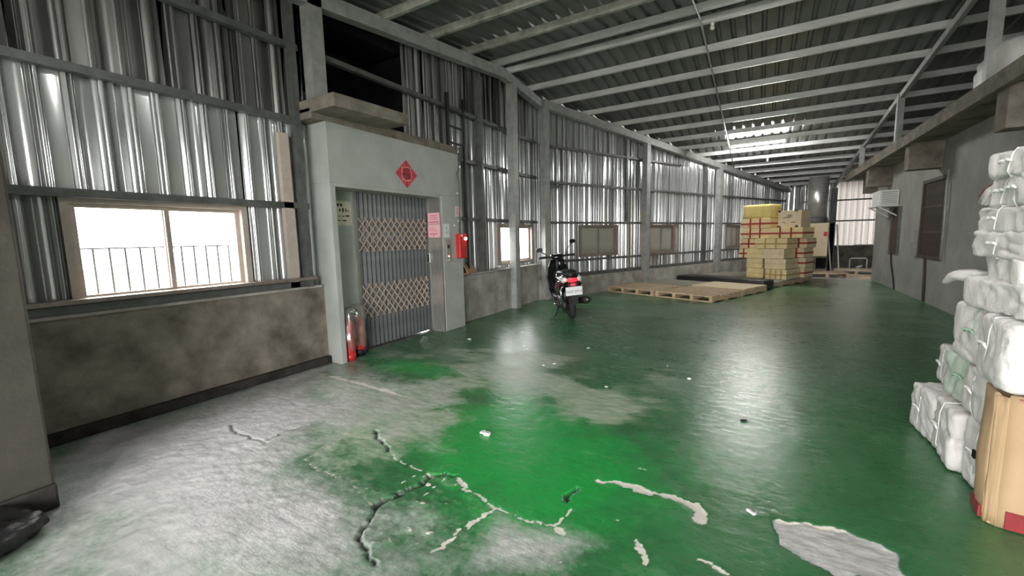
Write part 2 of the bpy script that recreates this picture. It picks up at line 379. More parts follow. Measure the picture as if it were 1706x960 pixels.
def build_floor():
    x0, x1, y0, y1, st = -4.2, 1.2, 0.15, 4.35, 0.0105
    xs = np.arange(x0, x1 + 1e-6, st); ys = np.arange(y0, y1 + 1e-6, st)
    X, Y = np.meshgrid(xs, ys)
    wx = (fbm(X, Y, 9, 3) - 0.5) * 0.07; wy = (fbm(X, Y, 9, 9) - 0.5) * 0.07
    wx = wx + (fbm(X, Y, 45, 13, 3) - 0.5) * 0.022; wy = wy + (fbm(X, Y, 45, 19, 3) - 0.5) * 0.022
    U, V = X + wx, Y + wy
    n_lo = fbm(U, V, 1.3, 20, 5); n_mid = fbm(U, V, 5.0, 30, 5); n_hi = fbm(X, Y, 22.0, 40, 4); n_br = fbm(X, Y, 14.0, 77, 4)
    streak = fbm(X * 0.8 + Y * 0.3, Y * 3.0 - X * 0.6, 4.0, 91, 5)
    # bare: paint worn off; fade: painted far sheen and chalky traffic wear; pale: fresh broken edges; crack: open joints
    bare = soft_in(U, V, FE['bareA'], 0.75)
    bare = np.clip(bare - 0.22 * soft_in(U, V, FE['semi2'], 0.15) - 0.25 * soft_in(U, V, FE['semi1'], 0.2) + 0.5 * (n_mid - 0.5), 0, 1)
    bare = np.maximum(bare, 0.62 * soft_in(U, V, FE['greyish'], 0.12))
    bare = np.maximum(bare, smooth(0.35, 0.65, soft_in(U, V, FE['patch'], 0.03)))
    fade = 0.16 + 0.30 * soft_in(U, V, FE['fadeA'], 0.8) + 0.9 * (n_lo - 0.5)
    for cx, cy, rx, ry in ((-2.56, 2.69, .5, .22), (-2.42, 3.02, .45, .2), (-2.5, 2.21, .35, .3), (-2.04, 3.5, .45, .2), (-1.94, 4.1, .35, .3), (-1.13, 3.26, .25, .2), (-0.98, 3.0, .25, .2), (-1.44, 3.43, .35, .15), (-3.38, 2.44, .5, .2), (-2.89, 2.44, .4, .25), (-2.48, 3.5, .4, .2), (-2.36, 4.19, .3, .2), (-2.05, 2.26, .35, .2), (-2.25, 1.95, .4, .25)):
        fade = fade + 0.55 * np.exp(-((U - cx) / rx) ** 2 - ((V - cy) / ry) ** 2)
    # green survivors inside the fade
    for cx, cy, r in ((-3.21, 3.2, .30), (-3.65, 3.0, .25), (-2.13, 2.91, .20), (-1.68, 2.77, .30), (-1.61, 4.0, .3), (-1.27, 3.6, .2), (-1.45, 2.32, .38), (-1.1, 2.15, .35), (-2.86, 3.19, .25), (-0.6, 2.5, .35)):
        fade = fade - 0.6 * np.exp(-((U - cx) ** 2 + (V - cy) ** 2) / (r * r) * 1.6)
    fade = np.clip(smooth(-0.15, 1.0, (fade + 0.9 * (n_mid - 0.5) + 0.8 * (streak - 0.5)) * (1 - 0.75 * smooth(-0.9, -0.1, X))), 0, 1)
    pale = np.zeros_like(X)
    for k, w in (('paleA', 0.0055), ('paleB', 0.016), ('paleC', 0.008), ('paleD', 0.017), ('paleE', 0.004), ('paleF', 0.010), ('paleG', 0.011),
                 ('paleH', 0.012), ('paleI', 0.010), ('paleJ', 0.004), ('paleK', 0.016), ('paleL', 0.006), ('paleM', 0.008)):
        d = seg_dist(U, V, FE[k]); ww = w * np.clip(0.1 + 3.2 * (n_br - 0.25), 0.12, 2.2)
        pale = np.maximum(pale, (1 - smooth(ww * 0.6, ww * 1.5, d)) * (0.55 if k in ('paleJ', 'paleE', 'paleL') else 1.0))
    rough_zone = soft_in(U, V, [(-2.0, 1.8), (-1.45, 1.8), (-1.15, 1.65), (-1.2, 1.25), (-1.5, 1.1), (-1.65, 1.35)], 0.12)
    specks = smooth(0.70, 0.76, n_hi) * (0.75 * rough_zone + 0.25 * (n_lo > 0.52) * (Y < 2.6))
    pale = np.maximum(pale, specks)
    crack = np.zeros_like(X)
    for k, w in (('crackW', 0.017), ('crackW2', 0.009), ('crackT', 0.009), ('crackT2', 0.006), ('crackT3', 0.005), ('crackT4', 0.006), ('crackT5', 0.013), ('crackT6', 0.004)):
        d = seg_dist(U, V, FE[k]); ww = w * (0.4 + 1.1 * n_mid)
        crack = np.maximum(crack, 1 - smooth(ww * 0.5, ww * 1.2 + 0.004, d))
    ripple = fbm(X * 0.55 + Y * 0.55, (X - Y) * 2.2, 9, 60, 4)
    Z = (n_mid - 0.5) * 0.006 + (n_hi - 0.5) * (0.0015 + 0.009 * bare + 0.008 * rough_zone) + (ripple - 0.5) * 0.0045 * bare
    Z = Z - 0.022 * crack - 0.003 * pale * (1 - specks) + 0.004 * specks
    Z = Z - 0.006 * smooth(0.3, 0.7, soft_in(U, V, FE['patch'], 0.05))
    edge = np.minimum.reduce([X - x0, x1 - X, Y - y0, y1 - Y])
    Z = np.where(edge < 1e-4, 0.0, Z * np.clip(edge / 0.06, 0, 1)) - 0.001
    ny, nx = X.shape
    vs = np.stack([X.ravel(), Y.ravel(), Z.ravel()], 1)
    idx = np.arange(nx * ny).reshape(ny, nx)
    q = np.stack([idx[:-1, :-1].ravel(), idx[:-1, 1:].ravel(), idx[1:, 1:].ravel(), idx[1:, :-1].ravel()], 1)
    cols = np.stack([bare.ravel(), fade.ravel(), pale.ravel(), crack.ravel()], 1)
    # outer floor: coarser sheets around the near one
    extra_v = []; extra_q = []; extra_c = []
    def patch(ax, bx, ay, by, s):
        gx = np.linspace(ax, bx, max(2, int((bx - ax) / s) + 1)); gy = np.linspace(ay, by, max(2, int((by - ay) / s) + 1))
        PX, PY = np.meshgrid(gx, gy); base = nx * ny + sum(len(e) for e in extra_v)
        lo = fbm(PX, PY, 1.1, 20, 5); mid = fbm(PX * 0.7, PY * 2.0, 2.0, 30, 4)
        fade_sheen = smooth(0.10, 1.1, 0.30 + 0.5 * (lo - 0.4) + 0.5 * (mid - 0.5) + 0.10 * smooth(5, 9, PY))  # paler with distance: ceiling and wall reflection painted into the fade
        br = smooth(14.2, 15.1, PY + 0.5 * (mid - 0.5))
        extra_v.append(np.stack([PX.ravel(), PY.ravel(), np.full(PX.size, -0.001)], 1))
        ii = np.arange(PX.size).reshape(PX.shape) + base
        extra_q.append(np.stack([ii[:-1, :-1].ravel(), ii[:-1, 1:].ravel(), ii[1:, 1:].ravel(), ii[1:, :-1].ravel()], 1))
        extra_c.append(np.stack([br.ravel(), fade_sheen.ravel(), 0 * br.ravel(), 0 * br.ravel()], 1))
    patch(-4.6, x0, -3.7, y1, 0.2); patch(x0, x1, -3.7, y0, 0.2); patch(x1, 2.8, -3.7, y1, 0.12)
    patch(-4.6, 2.8, y1, 20.2, 0.07); patch(2.8, 5.0, 12.0, 20.2, 0.3)
    vs = np.concatenate([vs] + extra_v); q = np.concatenate([q] + extra_q); cols = np.concatenate([cols] + extra_c)
    me = bpy.data.meshes.new('floor')
    me.vertices.add(len(vs)); me.vertices.foreach_set('co', vs.astype(np.float32).ravel())
    me.loops.add(len(q) * 4); me.loops.foreach_set('vertex_index', q.astype(np.int32).ravel())
    me.polygons.add(len(q)); me.polygons.foreach_set('loop_start', np.arange(0, len(q) * 4, 4, dtype=np.int32))
    me.polygons.foreach_set('use_smooth', np.ones(len(q), bool))
    me.update(); me.validate()
    ca = me.attributes.new('wear_and_sheen', 'FLOAT_COLOR', 'POINT')
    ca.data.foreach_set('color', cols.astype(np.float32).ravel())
    vivid = np.zeros(len(vs), np.float32); vivid[:nx * ny] = np.clip(smooth(0.15, 1.0, np.exp(-((U + 1.45) / 0.95) ** 2 - ((V - 2.35) / 0.75) ** 2) + 0.9 * np.exp(-((U + 3.1) / 0.8) ** 2 - ((V - 3.2) / 0.3) ** 2) + 0.5 * np.exp(-((U + 0.9) / 0.6) ** 2 - ((V - 1.9) / 0.5) ** 2) + 0.8 * (n_mid - 0.5)), 0, 1).ravel()
    fa = me.attributes.new('vivid', 'FLOAT', 'POINT'); fa.data.foreach_set('value', vivid)
    # --- paint and concrete shader
    m, t, b = nt('worn_green_floor_paint')
    at = t.nodes.new('ShaderNodeAttribute'); at.attribute_name = 'wear_and_sheen'
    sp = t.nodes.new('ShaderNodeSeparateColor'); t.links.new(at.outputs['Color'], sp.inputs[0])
    v = coords(t)
    n1 = noise_node(t, 2.5, 8, 0.65, v); n2 = noise_node(t, 28, 8, 0.7, v); n3 = noise_node(t, 7, 6, 0.6, coords(t, (1, 3, 1)))
    def mixc(fac, a, bb):
        x = t.nodes.new('ShaderNodeMix'); x.data_type = 'RGBA'
        if isinstance(fac, float): x.inputs[0].default_value = fac
        else: t.links.new(fac, x.inputs[0])
        for k, s in ((6, a), (7, bb)):
            if isinstance(s, tuple): x.inputs[k].default_value = (*s, 1)
            else: t.links.new(s, x.inputs[k])
        return x.outputs[2]
    def math_(op, a, bb):
        x = t.nodes.new('ShaderNodeMath'); x.operation = op
        for k, s in ((0, a), (1, bb)):
            if isinstance(s, (float, int)): x.inputs[k].default_value = s
            else: t.links.new(s, x.inputs[k])
        return x.outputs[0]
    def edge(maskv, nz, amt, lo, hi):
        s = math_('ADD', maskv, math_('MULTIPLY', math_('SUBTRACT', nz, 0.5), amt))
        mr = t.nodes.new('ShaderNodeMapRange'); mr.interpolation_type = 'SMOOTHSTEP'
        mr.inputs['From Min'].default_value = lo; mr.inputs['From Max'].default_value = hi
        t.links.new(s, mr.inputs['Value']); return mr.outputs[0]
    green = ramp(t, n1.outputs['Fac'], [(0.30, (0.022, 0.105, 0.036)), (0.70, (0.034, 0.150, 0.052))]).outputs[0]
    fr = t.nodes.new('ShaderNodeAttribute'); fr.attribute_name = 'vivid'
    green = mixc(fr.outputs['Fac'], green, (0.014, 0.27, 0.05))  # more saturated green around the floor centre
    faded = ramp(t, n3.outputs['Fac'], [(0.30, (0.15, 0.25, 0.15)), (0.72, (0.44, 0.48, 0.38))]).outputs[0]  # also the grey-green of the sheen painted on the far floor
    n4 = noise_node(t, 4.5, 12, 0.78, v)
    conc = ramp(t, n4.outputs['Fac'], [(0.25, (0.27, 0.25, 0.235)), (0.45, (0.40, 0.395, 0.39)), (0.75, (0.62, 0.605, 0.60))]).outputs[0]
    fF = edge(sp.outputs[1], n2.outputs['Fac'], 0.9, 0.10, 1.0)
    fB = edge(sp.outputs[0], n2.outputs['Fac'], 0.6, 0.15, 0.80)
    fP = edge(sp.outputs[2], n2.outputs['Fac'], 1.3, 0.38, 0.62)
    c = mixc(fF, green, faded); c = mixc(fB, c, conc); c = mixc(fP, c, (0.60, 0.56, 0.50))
    c = mixc(at.outputs['Alpha'], c, (0.035, 0.04, 0.035))
    t.links.new(c, b.inputs['Base Color'])
    rr = math_('ADD', 0.20, math_('MULTIPLY', n3.outputs['Fac'], 0.16))
    rr = math_('ADD', rr, math_('MULTIPLY', fF, 0.12)); rr = math_('ADD', rr, math_('MULTIPLY', fP, 0.4))
    rr = math_('ADD', rr, math_('MULTIPLY', fB, 0.06)); setin(b, 'Specular IOR Level', 0.65)
    t.links.new(rr, b.inputs['Roughness'])
    bp = t.nodes.new('ShaderNodeBump'); bp.inputs['Strength'].default_value = 0.16; bp.inputs['Distance'].default_value = 0.012
    bs = math_('ADD', 0.14, math_('MULTIPLY', fB, 0.30)); t.links.new(bs, bp.inputs['Strength'])
    hsum = math_('ADD', n2.outputs['Fac'], math_('MULTIPLY', n3.outputs['Fac'], 1.6))
    t.links.new(hsum, bp.inputs['Height']); t.links.new(bp.outputs[0], b.inputs['Normal'])
    me.materials.append(m)
    o = bpy.data.objects.new('floor', me)
    tag(link(o), 'green painted concrete floor, worn grey and cracked near the front window', kind='structure')
build_floor()

# ================================================================== WALLS
RIDGE_Y = 6.72; RZ = 4.32
def roof_z(y):            # underside of the purlins
    return RZ + 0.11 * (y - 7.0) + 0.0308 if y < RIDGE_Y else RZ - 0.10 * (y - RIDGE_Y)
PITCH = 0.17
PROF = [(0.0, 0.0), (0.085, 0.0), (0.097, 0.0015), (0.103, 0.006), (0.114, 0.026), (0.120, 0.030), (0.142, 0.030), (0.148, 0.026), (0.159, 0.006), (0.165, 0.0015)]
def sheets(parent, org, along, normal, length, z0, ztop, material, holes=(), per=5, name='corrugated_sheet', top_mat=None, top_split=None):
    """vertical ribbed sheets, each an object; holes = (u0, u1, z0, z1)"""
    org = Vector(org); along = Vector(along); normal = Vector(normal)
    us = []; k = 0
    while k * PITCH < length:
        for u, h in PROF:
            if k * PITCH + u < length: us.append((k * PITCH + u, h))
        k += 1
    us.append((length, 0.0))
    def hh(u):
        f = u % PITCH
        for (a, ha), (b_, hb) in zip(PROF, PROF[1:] + [(PITCH, 0.0)]):
            if a <= f <= b_: return ha + (hb - ha) * (f - a) / (b_ - a + 1e-9)
        return 0.0
    for h in holes:
        for e in (h[0], h[1]):
            if 0 < e < length: us.append((e, hh(e)))
    us = sorted(set((round(u, 4), h) for u, h in us))
    W_ = PITCH * per; ns = max(1, int(math.ceil(length / W_ - 0.05)))
    for s in range(ns):
        lo, hi = s * W_, (s + 1) * W_ if s < ns - 1 else length + 1
        seg = [p for p in us if lo - 1e-6 <= p[0] <= hi + 1e-6]
        if len(seg) < 2: continue
        bands = [(None, None, material)]
        mb = MB(); mb2 = MB()
        for (ua, ha), (ub, hb) in zip(seg[:-1], seg[1:]):
            um = (ua + ub) / 2; spans = [(z0, None)]
            for h in holes:
                if h[0] <= um <= h[1]: spans = [(z0, h[2]), (h[3], None)]
            for za, zb in spans:
                pa = org + along * ua + normal * (ha + 0.0015 * (s % 2)); pb = org + along * ub + normal * (hb + 0.0015 * (s % 2))
                ta = zb if zb is not None else ztop(pa); tb = zb if zb is not None else ztop(pb)
                if ta - za < 0.01: continue
                if top_split and ta > top_split > za:
                    mb.add([(pa.x, pa.y, za), (pb.x, pb.y, za), (pb.x, pb.y, top_split), (pa.x, pa.y, top_split)], [(0, 1, 2, 3)])
                    mb2.add([(pa.x, pa.y, top_split), (pb.x, pb.y, top_split), (pb.x, pb.y, tb), (pa.x, pa.y, ta)], [(0, 1, 2, 3)])
                else:
                    mb.add([(pa.x, pa.y, za), (pb.x, pb.y, za), (pb.x, pb.y, tb), (pa.x, pa.y, ta)], [(0, 1, 2, 3)])
        if mb.f: weld(mb.build(name, material, parent, smooth=True))
        if mb2.f: weld(mb2.build(name, top_mat, parent, smooth=True))
def weld(o):
    bm = bmesh.new(); bm.from_mesh(o.data); bmesh.ops.remove_doubles(bm, verts=bm.verts[:], dist=1e-4); bm.to_mesh(o.data); bm.free()
    for p in o.data.polygons: p.use_smooth = True
    return o
def c_channel(parent, name, a, b, w, h, inward, material, lip=0.012, th=0.005):
    """C section between a and b, web on the room side; inward = unit vector into the room"""
    prof = [(0, -h / 2), (w, -h / 2), (w, h / 2), (0, h / 2), (0, h / 2 - th), (w - th, h / 2 - th), (w - th, -h / 2 + th), (0, -h / 2 + th)]
    return MB().prism(prof, a, b, inward, (0, 0, 1)).build(name, material, parent)

XS = -4.28                       # plane of the left wall sheets
wall_left = tag(empty('wall_left'), 'left wall of ribbed metal sheets on a low stained concrete base', kind='structure')
top_l = lambda p: roof_z(p.y) + 0.108
WIN1 = (0.98, 2.24, 0.92, 1.72); WIN2 = (6.72, 8.06, 0.84, 1.62)
# front bay, gap over the lift, second bay
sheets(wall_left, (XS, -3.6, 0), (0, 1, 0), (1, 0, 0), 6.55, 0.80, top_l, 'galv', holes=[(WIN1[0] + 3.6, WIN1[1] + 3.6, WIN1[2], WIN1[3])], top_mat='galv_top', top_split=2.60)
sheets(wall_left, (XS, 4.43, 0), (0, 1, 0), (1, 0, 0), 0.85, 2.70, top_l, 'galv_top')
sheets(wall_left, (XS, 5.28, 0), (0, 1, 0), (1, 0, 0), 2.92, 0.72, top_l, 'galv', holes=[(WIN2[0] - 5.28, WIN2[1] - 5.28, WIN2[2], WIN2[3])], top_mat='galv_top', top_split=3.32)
MB().box(-4.5, -4.17, -3.7, 2.96, 0, 0.86).build('concrete_base', 'concrete', wall_left)
MB().box(-4.5, -4.15, 0.5, 2.92, 0.86, 0.885).build('sill', 'concrete_pale', wall_left, bevel=0.006)
MB().box(-4.17, -4.11, 0.56, 2.94, 0, 0.085).build('curb', 'bitumen', wall_left, bevel=0.015)
MB().box(-4.5, -4.12, 5.22, 8.22, 0, 0.76).build('concrete_base', 'concrete_pale', wall_left)
MB().box(-4.5, -4.09, 5.26, 8.18, 0.76, 0.785).build('sill', 'concrete_pale', wall_left, bevel=0.006)
for z in (0.915, 1.735, 2.60, 3.33):
    y1 = 2.86 if z > 0.95 else 2.90
    c_channel(wall_left, 'girt', (-4.245, -3.6, z), (-4.245, y1, z), 0.065, 0.06, (1, 0, 0), 'steel')
c_channel(wall_left, 'girt', (-4.245, 3.08, 3.35), (-4.245, 7.0, 3.35), 0.065, 0.055, (1, 0, 0), 'steel')
c_channel(wall_left, 'girt', (-4.245, 7.1, 3.33), (-4.245, 8.2, 3.33), 0.065, 0.055, (1, 0, 0), 'steel')
for z in (1.675, 2.61):
    c_channel(wall_left, 'girt', (-4.245, 5.3, z), (-4.245, 7.0, z), 0.065, 0.055, (1, 0, 0), 'steel')
    c_channel(wall_left, 'girt', (-4.245, 7.1, z), (-4.245, 8.2, z), 0.065, 0.055, (1, 0, 0), 'steel')
# posts
box('column', (-4.22, -4.14, 2.74, 2.81, 0.88, roof_z(2.8)), 'steel', wall_left)
box('column', (-4.235, -4.18, 2.58, 2.68, 0.88, 2.45), 'alu_beige', wall_left)
box('column', (-4.16, -4.02, 2.90, 3.06, 2.80, roof_z(3.0)), 'steel_pale', wall_left)
for yy in (0.60, -1.6): box('column', (-4.24, -4.14, yy - 0.05, yy + 0.05, 0.88, roof_z(yy)), 'steel', wall_left)
MB().prism([(0, -0.08), (0.14, -0.08), (0.14, 0.08), (0, 0.08)], (-4.14, 7.02, 0), (-4.14, 7.02, roof_z(7.02) - 0.15), (1, 0, 0), (0, 1, 0)).build('column', 'steel_pale', wall_left)
box('column', (-4.24, -4.12, 6.06, 6.12, 0.78, 4.0), 'steel', wall_left)
# sills/brown ledge under the front window
box('window_ledge', (-4.24, -4.13, 0.62, 2.86, 0.955, 0.985), 'alu_brown', wall_left)

# ---- angled rear-left wall
AD = Vector((math.sin(R(22.8)), math.cos(R(22.8)), 0)); AN = Vector((AD.y, -AD.x, 0)); AC = Vector((-4.1, 8.1, 0))
def ap(s, t=0.0, z=0.0): return AC + AD * s + AN * t + Vector((0, 0, z))
wall_ang = tag(empty('wall_rear_left'), 'angled rear left wall of shiny ribbed sheets with grey girts', kind='structure')
WA = [(1.33, 2.70, 0.86, 1.62), (3.98, 5.22, 0.84, 1.62), (8.15, 9.1, 0.84, 1.62)]
OF = -0.14
sheets(wall_ang, ap(-0.12, OF), AD, AN, 13.2, 0.36, lambda p: roof_z(p.y) + 0.108, 'galv', holes=[(a + 0.12, b_ + 0.12, c, d) for a, b_, c, d in WA], top_mat='galv', top_split=3.3)
MB().prism([(-0.40, 0), (0.02, 0), (0.02, 0.43), (-0.40, 0.43)], ap(0.02), ap(13.0), AN, (0, 0, 1)).build('concrete_base', 'concrete_pale', wall_ang)
for z in (0.47, 0.80, 1.665, 2.53, 3.29):
    for a, b_ in ((0.1, 3.60), (3.78, 7.30), (7.52, 12.8)):
        if z > 3 and a > 7: continue
        if z > 3 and a > 3: b_ = 5.4
        c_channel(wall_ang, 'girt', ap(a, OF + 0.035, z), ap(b_, OF + 0.035, z), 0.06, 0.05 if z > 0.6 else 0.07, AN, 'steel')
for s, w, m_ in ((0.18, 0.15, 'steel_pale'), (3.69, 0.15, 'steel_pale'), (7.42, 0.15, 'steel_pale'), (12.85, 0.15, 'steel_pale')):
    q0 = ap(s, -0.06); zt = roof_z(ap(s).y) - 0.14
    MB().prism([(-w / 2, 0), (w / 2, 0), (w / 2, 0.15), (-w / 2, 0.15)], (q0.x, q0.y, 0), (q0.x, q0.y, zt), AD, AN).build('column', m_, wall_ang)
for s in (3.90, 6.75, 2.98):
    q0 = ap(s, -0.10); zt = roof_z(ap(s).y) - 0.02
    MB().prism([(-0.04, 0), (0.04, 0), (0.04, 0.07), (-0.04, 0.07)], (q0.x, q0.y, 0.44 if s != 2.98 else 1.7), (q0.x, q0.y, zt), AD, AN).build('stud', 'steel', wall_ang)
MB().beam(ap(0.24, 0.03, 2.42), ap(0.62, 0.03, 2.44), 0.05, 0.06).build('bracket', 'steel', wall_ang)

# ---- far end wall
YE = 19.7
wall_far = tag(empty('wall_far'), 'far end wall with pale corrugated sheeting above dark concrete', kind='structure')
MB().box(0.6, 5.0, YE, YE + 0.2, 0, 0.80).build('concrete_base', 'concrete', wall_far)
sheets(wall_far, (0.6, YE + 0.08, 0), (1, 0, 0), (0, -1, 0), 1.7, 0.78, lambda p: roof_z(p.y) + 0.15, 'galv')
sheets(wall_far, (2.3, YE + 0.08, 0), (1, 0, 0), (0, -1, 0), 2.7, 0.72, lambda p: roof_z(p.y) + 0.15, 'fibre')
box('column', (2.16, 2.32, YE - 0.14, YE, 0, 2.9), 'steel', wall_far)
for z in (1.70, 2.45): box('girt', (1.2, 5.0, YE - 0.06, YE, z - 0.025, z + 0.025), 'steel', wall_far)
box('sill', (2.9, 5.0, YE - 0.05, YE + 0.02, 0.80, 0.83), 'white_plastic', wall_far)

# ---- right wall and mezzanine
wall_right = tag(empty('wall_right'), 'grey rendered wall under the concrete mezzanine on the right', kind='structure')
WR = [(9.80, 11.05, 0.80, 2.24)]
# masonry split around the shuttered window
for dims in ((2.62, 2.86, -3.7, WR[0][0], 0, 2.84), (2.62, 2.86, WR[0][1], 14.9, 0, 2.84), (2.62, 2.86, WR[0][0], WR[0][1], 0, WR[0][2]), (2.62, 2.86, WR[0][0], WR[0][1], WR[0][3], 2.84)):
    MB().box(*dims).build('masonry', 'plaster', wall_right)
MB().box(2.86, 5.0, 14.66, 14.9, 0, 2.84).build('return_wall', 'plaster', wall_right)
MB().box(4.9, 5.1, 14.9, 20.0, 0, 3.6).build('side_wall', 'plaster', wall_right)
mezz = tag(empty('ceiling_mezzanine'), 'concrete mezzanine slab with cantilever beams jutting from the right wall', kind='structure')
MB().box(2.10, 5.1, -3.7, 16.2, 2.84, 2.97).build('slab', 'concrete', mezz)
MB().box(2.085, 2.17, -3.7, 16.2, 2.80, 2.985).build('slab_edge', 'concrete_brown', mezz, bevel=0.01)
for yy in (3.2, 6.62, 10.1, 13.45):
    MB().box(2.16, 2.62, yy, yy + 0.28, 2.38, 2.84).build('cantilever_beam', 'concrete_brown', mezz, bevel=0.015)
MB().box(2.16, 2.62, -3.7, -3.4, 2.38, 2.84).build('cantilever_beam', 'concrete_brown', mezz, bevel=0.015)
MB().box(2.50, 5.0, 16.0, 16.2, 2.40, 2.84).build('edge_beam', 'concrete_brown', mezz, bevel=0.015)
MB().box(5.0, 5.2, -3.7, 16.2, 2.97, 4.5).build('loft_wall', 'dark', mezz)
for yy in (3.55, 7.12, 10.95, 14.4):
    c = MB().prism([(0, 0), (0.10, 0), (0.10, 0.015), (0.015, 0.015), (0.015, 0.085), (0.10, 0.085), (0.10, 0.10), (0, 0.10)], (2.11, yy - 0.05, 2.97), (2.11, yy - 0.05, roof_z(yy) - 0.02), (1, 0, 0), (0, 1, 0))
    c.build('mezzanine_post', 'steel_pale', mezz)

# ---- wall behind the viewer with the open loading doorway
wall_b = tag(empty('wall_behind'), 'sheet metal wall behind the viewer with a wide open doorway', kind='structure')
MB().box(-4.6, -2.6, -3.8, -3.6, 0, 3.6).build('panel', 'steel', wall_b)
MB().box(2.4, 5.2, -3.8, -3.6, 0, 3.6).build('panel', 'steel', wall_b)
MB().box(-2.6, 2.4, -3.8, -3.6, 3.0, 3.6).build('header', 'steel', wall_b)

# ---- lift surround
lift = tag(empty('wall_lift'), 'grey painted cement lift surround with a deep lintel', kind='structure')
LF = -3.95
MB().box(-4.30, LF, 2.95, 3.02, 0, 1.98).build('side_pier', 'lift', lift, bevel=0.006)
MB().box(-4.30, LF, 4.76, 5.22, 0, 1.98).build('pilaster', 'lift', lift, bevel=0.006)
MB().box(-4.30, LF, 2.95, 5.22, 1.98, 2.60).build('lintel', 'lift', lift, bevel=0.006)
MB().box(-4.34, -3.965, 2.80, 5.20, 2.60, 2.71).build('concrete_beam', 'concrete_brown', lift, bevel=0.012)
sl = MB().prism([(0, 0), (1.02, 0.03), (1.02, 0.15), (0, 0.13)], (-4.30, 2.80, 2.655), (-3.60, 2.80, 2.655), (0, 1, 0), (0, 0, 1))
sl.build('ledge_slab', 'concrete_brown', lift, bevel=0.012)
MB().box(-4.30, -4.22, 3.02, 3.46, 0, 1.98).build('recess_panel', 'lift', lift)
MB().box(-4.23, -4.19, 3.44, 3.48, 0, 1.98).build('door_jamb', 'alu', lift)
MB().box(-4.24, -3.955, 4.725, 4.762, 0, 1.97).build('door_jamb', 'alu', lift)
MB().box(-4.22, -3.955, 3.02, 4.73, 1.94, 1.985).build('soffit_trim', 'lift', lift)
# shaft behind the opening over the lift, its deep shade painted in as black
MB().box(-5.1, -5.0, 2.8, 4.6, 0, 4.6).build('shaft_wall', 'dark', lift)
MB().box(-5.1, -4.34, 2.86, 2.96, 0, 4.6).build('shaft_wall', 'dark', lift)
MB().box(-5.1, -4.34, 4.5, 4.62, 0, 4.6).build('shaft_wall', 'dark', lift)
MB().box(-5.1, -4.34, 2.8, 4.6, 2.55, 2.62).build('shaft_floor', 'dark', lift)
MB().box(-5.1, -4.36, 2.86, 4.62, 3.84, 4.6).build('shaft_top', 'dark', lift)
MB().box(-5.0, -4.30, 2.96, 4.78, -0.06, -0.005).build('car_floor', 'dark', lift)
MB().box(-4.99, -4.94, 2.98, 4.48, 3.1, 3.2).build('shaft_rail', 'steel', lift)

tag(MB().box(-40, 40, -40, 50, -0.25, -0.08).build('ground', 'concrete_pale'), 'pale concrete yard outside the building', kind='structure')
# ---- low pier at the left front
pier = tag(empty('wall_front_left'), 'dark cement half height pier at the left edge', kind='structure')
MB().box(-4.15, -3.13, -0.9, 0.56, 0.13, 1.83).build('pier_block', 'pier', pier, bevel=0.012)
MB().box(-4.15, -3.12, -0.9, 0.565, 0, 0.13).build('black_plinth', 'bitumen', pier, bevel=0.01)

# ================================================================== ROOF
ceil = tag(empty('ceiling'), 'dark ribbed metal roof on pale steel purlins', kind='structure')
def roof_sheets(ya, yb, skip=0.0):
    P2 = 0.20; prof = [(0, 0), (0.12, 0), (0.14, 0.032), (0.175, 0.032), (0.195, 0)]
    x = -4.45
    while x < 5.2:
        mb = MB(); pts = []
        for k in range(5):
            for u, h in prof: pts.append((x + k * P2 + u, h))
        pts.append((x + 5 * P2, 0))
        for (xa, ha), (xb, hb) in zip(pts[:-1], pts[1:]):
            za, zb = roof_z(ya) + 0.105, roof_z(yb) + 0.105
            mb.add([(xa, ya, za + ha), (xb, ya, za + hb), (xb, yb, zb + hb), (xa, yb, zb + ha)], [(0, 1, 2, 3)])
        mb.build('roof_sheet', 'roof', ceil); x += 1.0
roof_sheets(-3.8, 6.60); roof_sheets(6.86, 20.1)
MB().prism([(-0.22, 0.07), (-0.16, 0.115), (0, 0.19), (0.16, 0.115), (0.22, 0.07), (0.22, 0.075), (0, 0.20), (-0.22, 0.075)], (-4.45, RIDGE_Y, RZ + 0.02), (5.2, RIDGE_Y, RZ + 0.02), (0, 1, 0), (0, 0, 1)).build('ridge_cap', 'roof', ceil)
def purlin(y, material, x0=-4.3):
    z = roof_z(y); h = 0.10; w = 0.055; th = 0.006
    prof = [(0, 0), (w, 0), (w, 0.018), (w - th, 0.018), (w - th, th), (th, th), (th, h - th), (w - th, h - th), (w - th, h - 0.018), (w, h - 0.018), (w, h), (0, h)]
    MB().prism(prof, (x0, y, z), (5.1, y, z), (0, 1, 0), (0, 0, 1)).build('purlin', material, ceil)
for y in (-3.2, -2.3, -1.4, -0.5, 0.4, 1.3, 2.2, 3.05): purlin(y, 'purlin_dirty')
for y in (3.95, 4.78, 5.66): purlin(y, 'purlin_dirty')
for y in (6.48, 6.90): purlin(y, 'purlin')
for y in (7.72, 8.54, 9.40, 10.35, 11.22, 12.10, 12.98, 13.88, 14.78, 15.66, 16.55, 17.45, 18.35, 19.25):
    purlin(y, 'purlin', x0=max(-4.3, AC.x + (y - AC.y) * math.tan(R(22.8)) - 0.25))
def rafter(a, b, w=0.12, h=0.16, mat_='steel_pale'):
    a = Vector((a[0], a[1], roof_z(a[1]) - h / 2 - 0.002)); b = Vector((b[0], b[1], roof_z(b[1]) - h / 2 - 0.002))
    MB().beam(a, b, w, h).build('rafter', mat_, ceil)
rafter((-4.08, -3.6), (-4.08, RIDGE_Y)); rafter((-4.08, RIDGE_Y + .001), (-4.08, 8.3))
e1 = ap(0.15, 0.02); e2 = ap(13.0, 0.02)
rafter((e1.x, e1.y), (e2.x, e2.y))
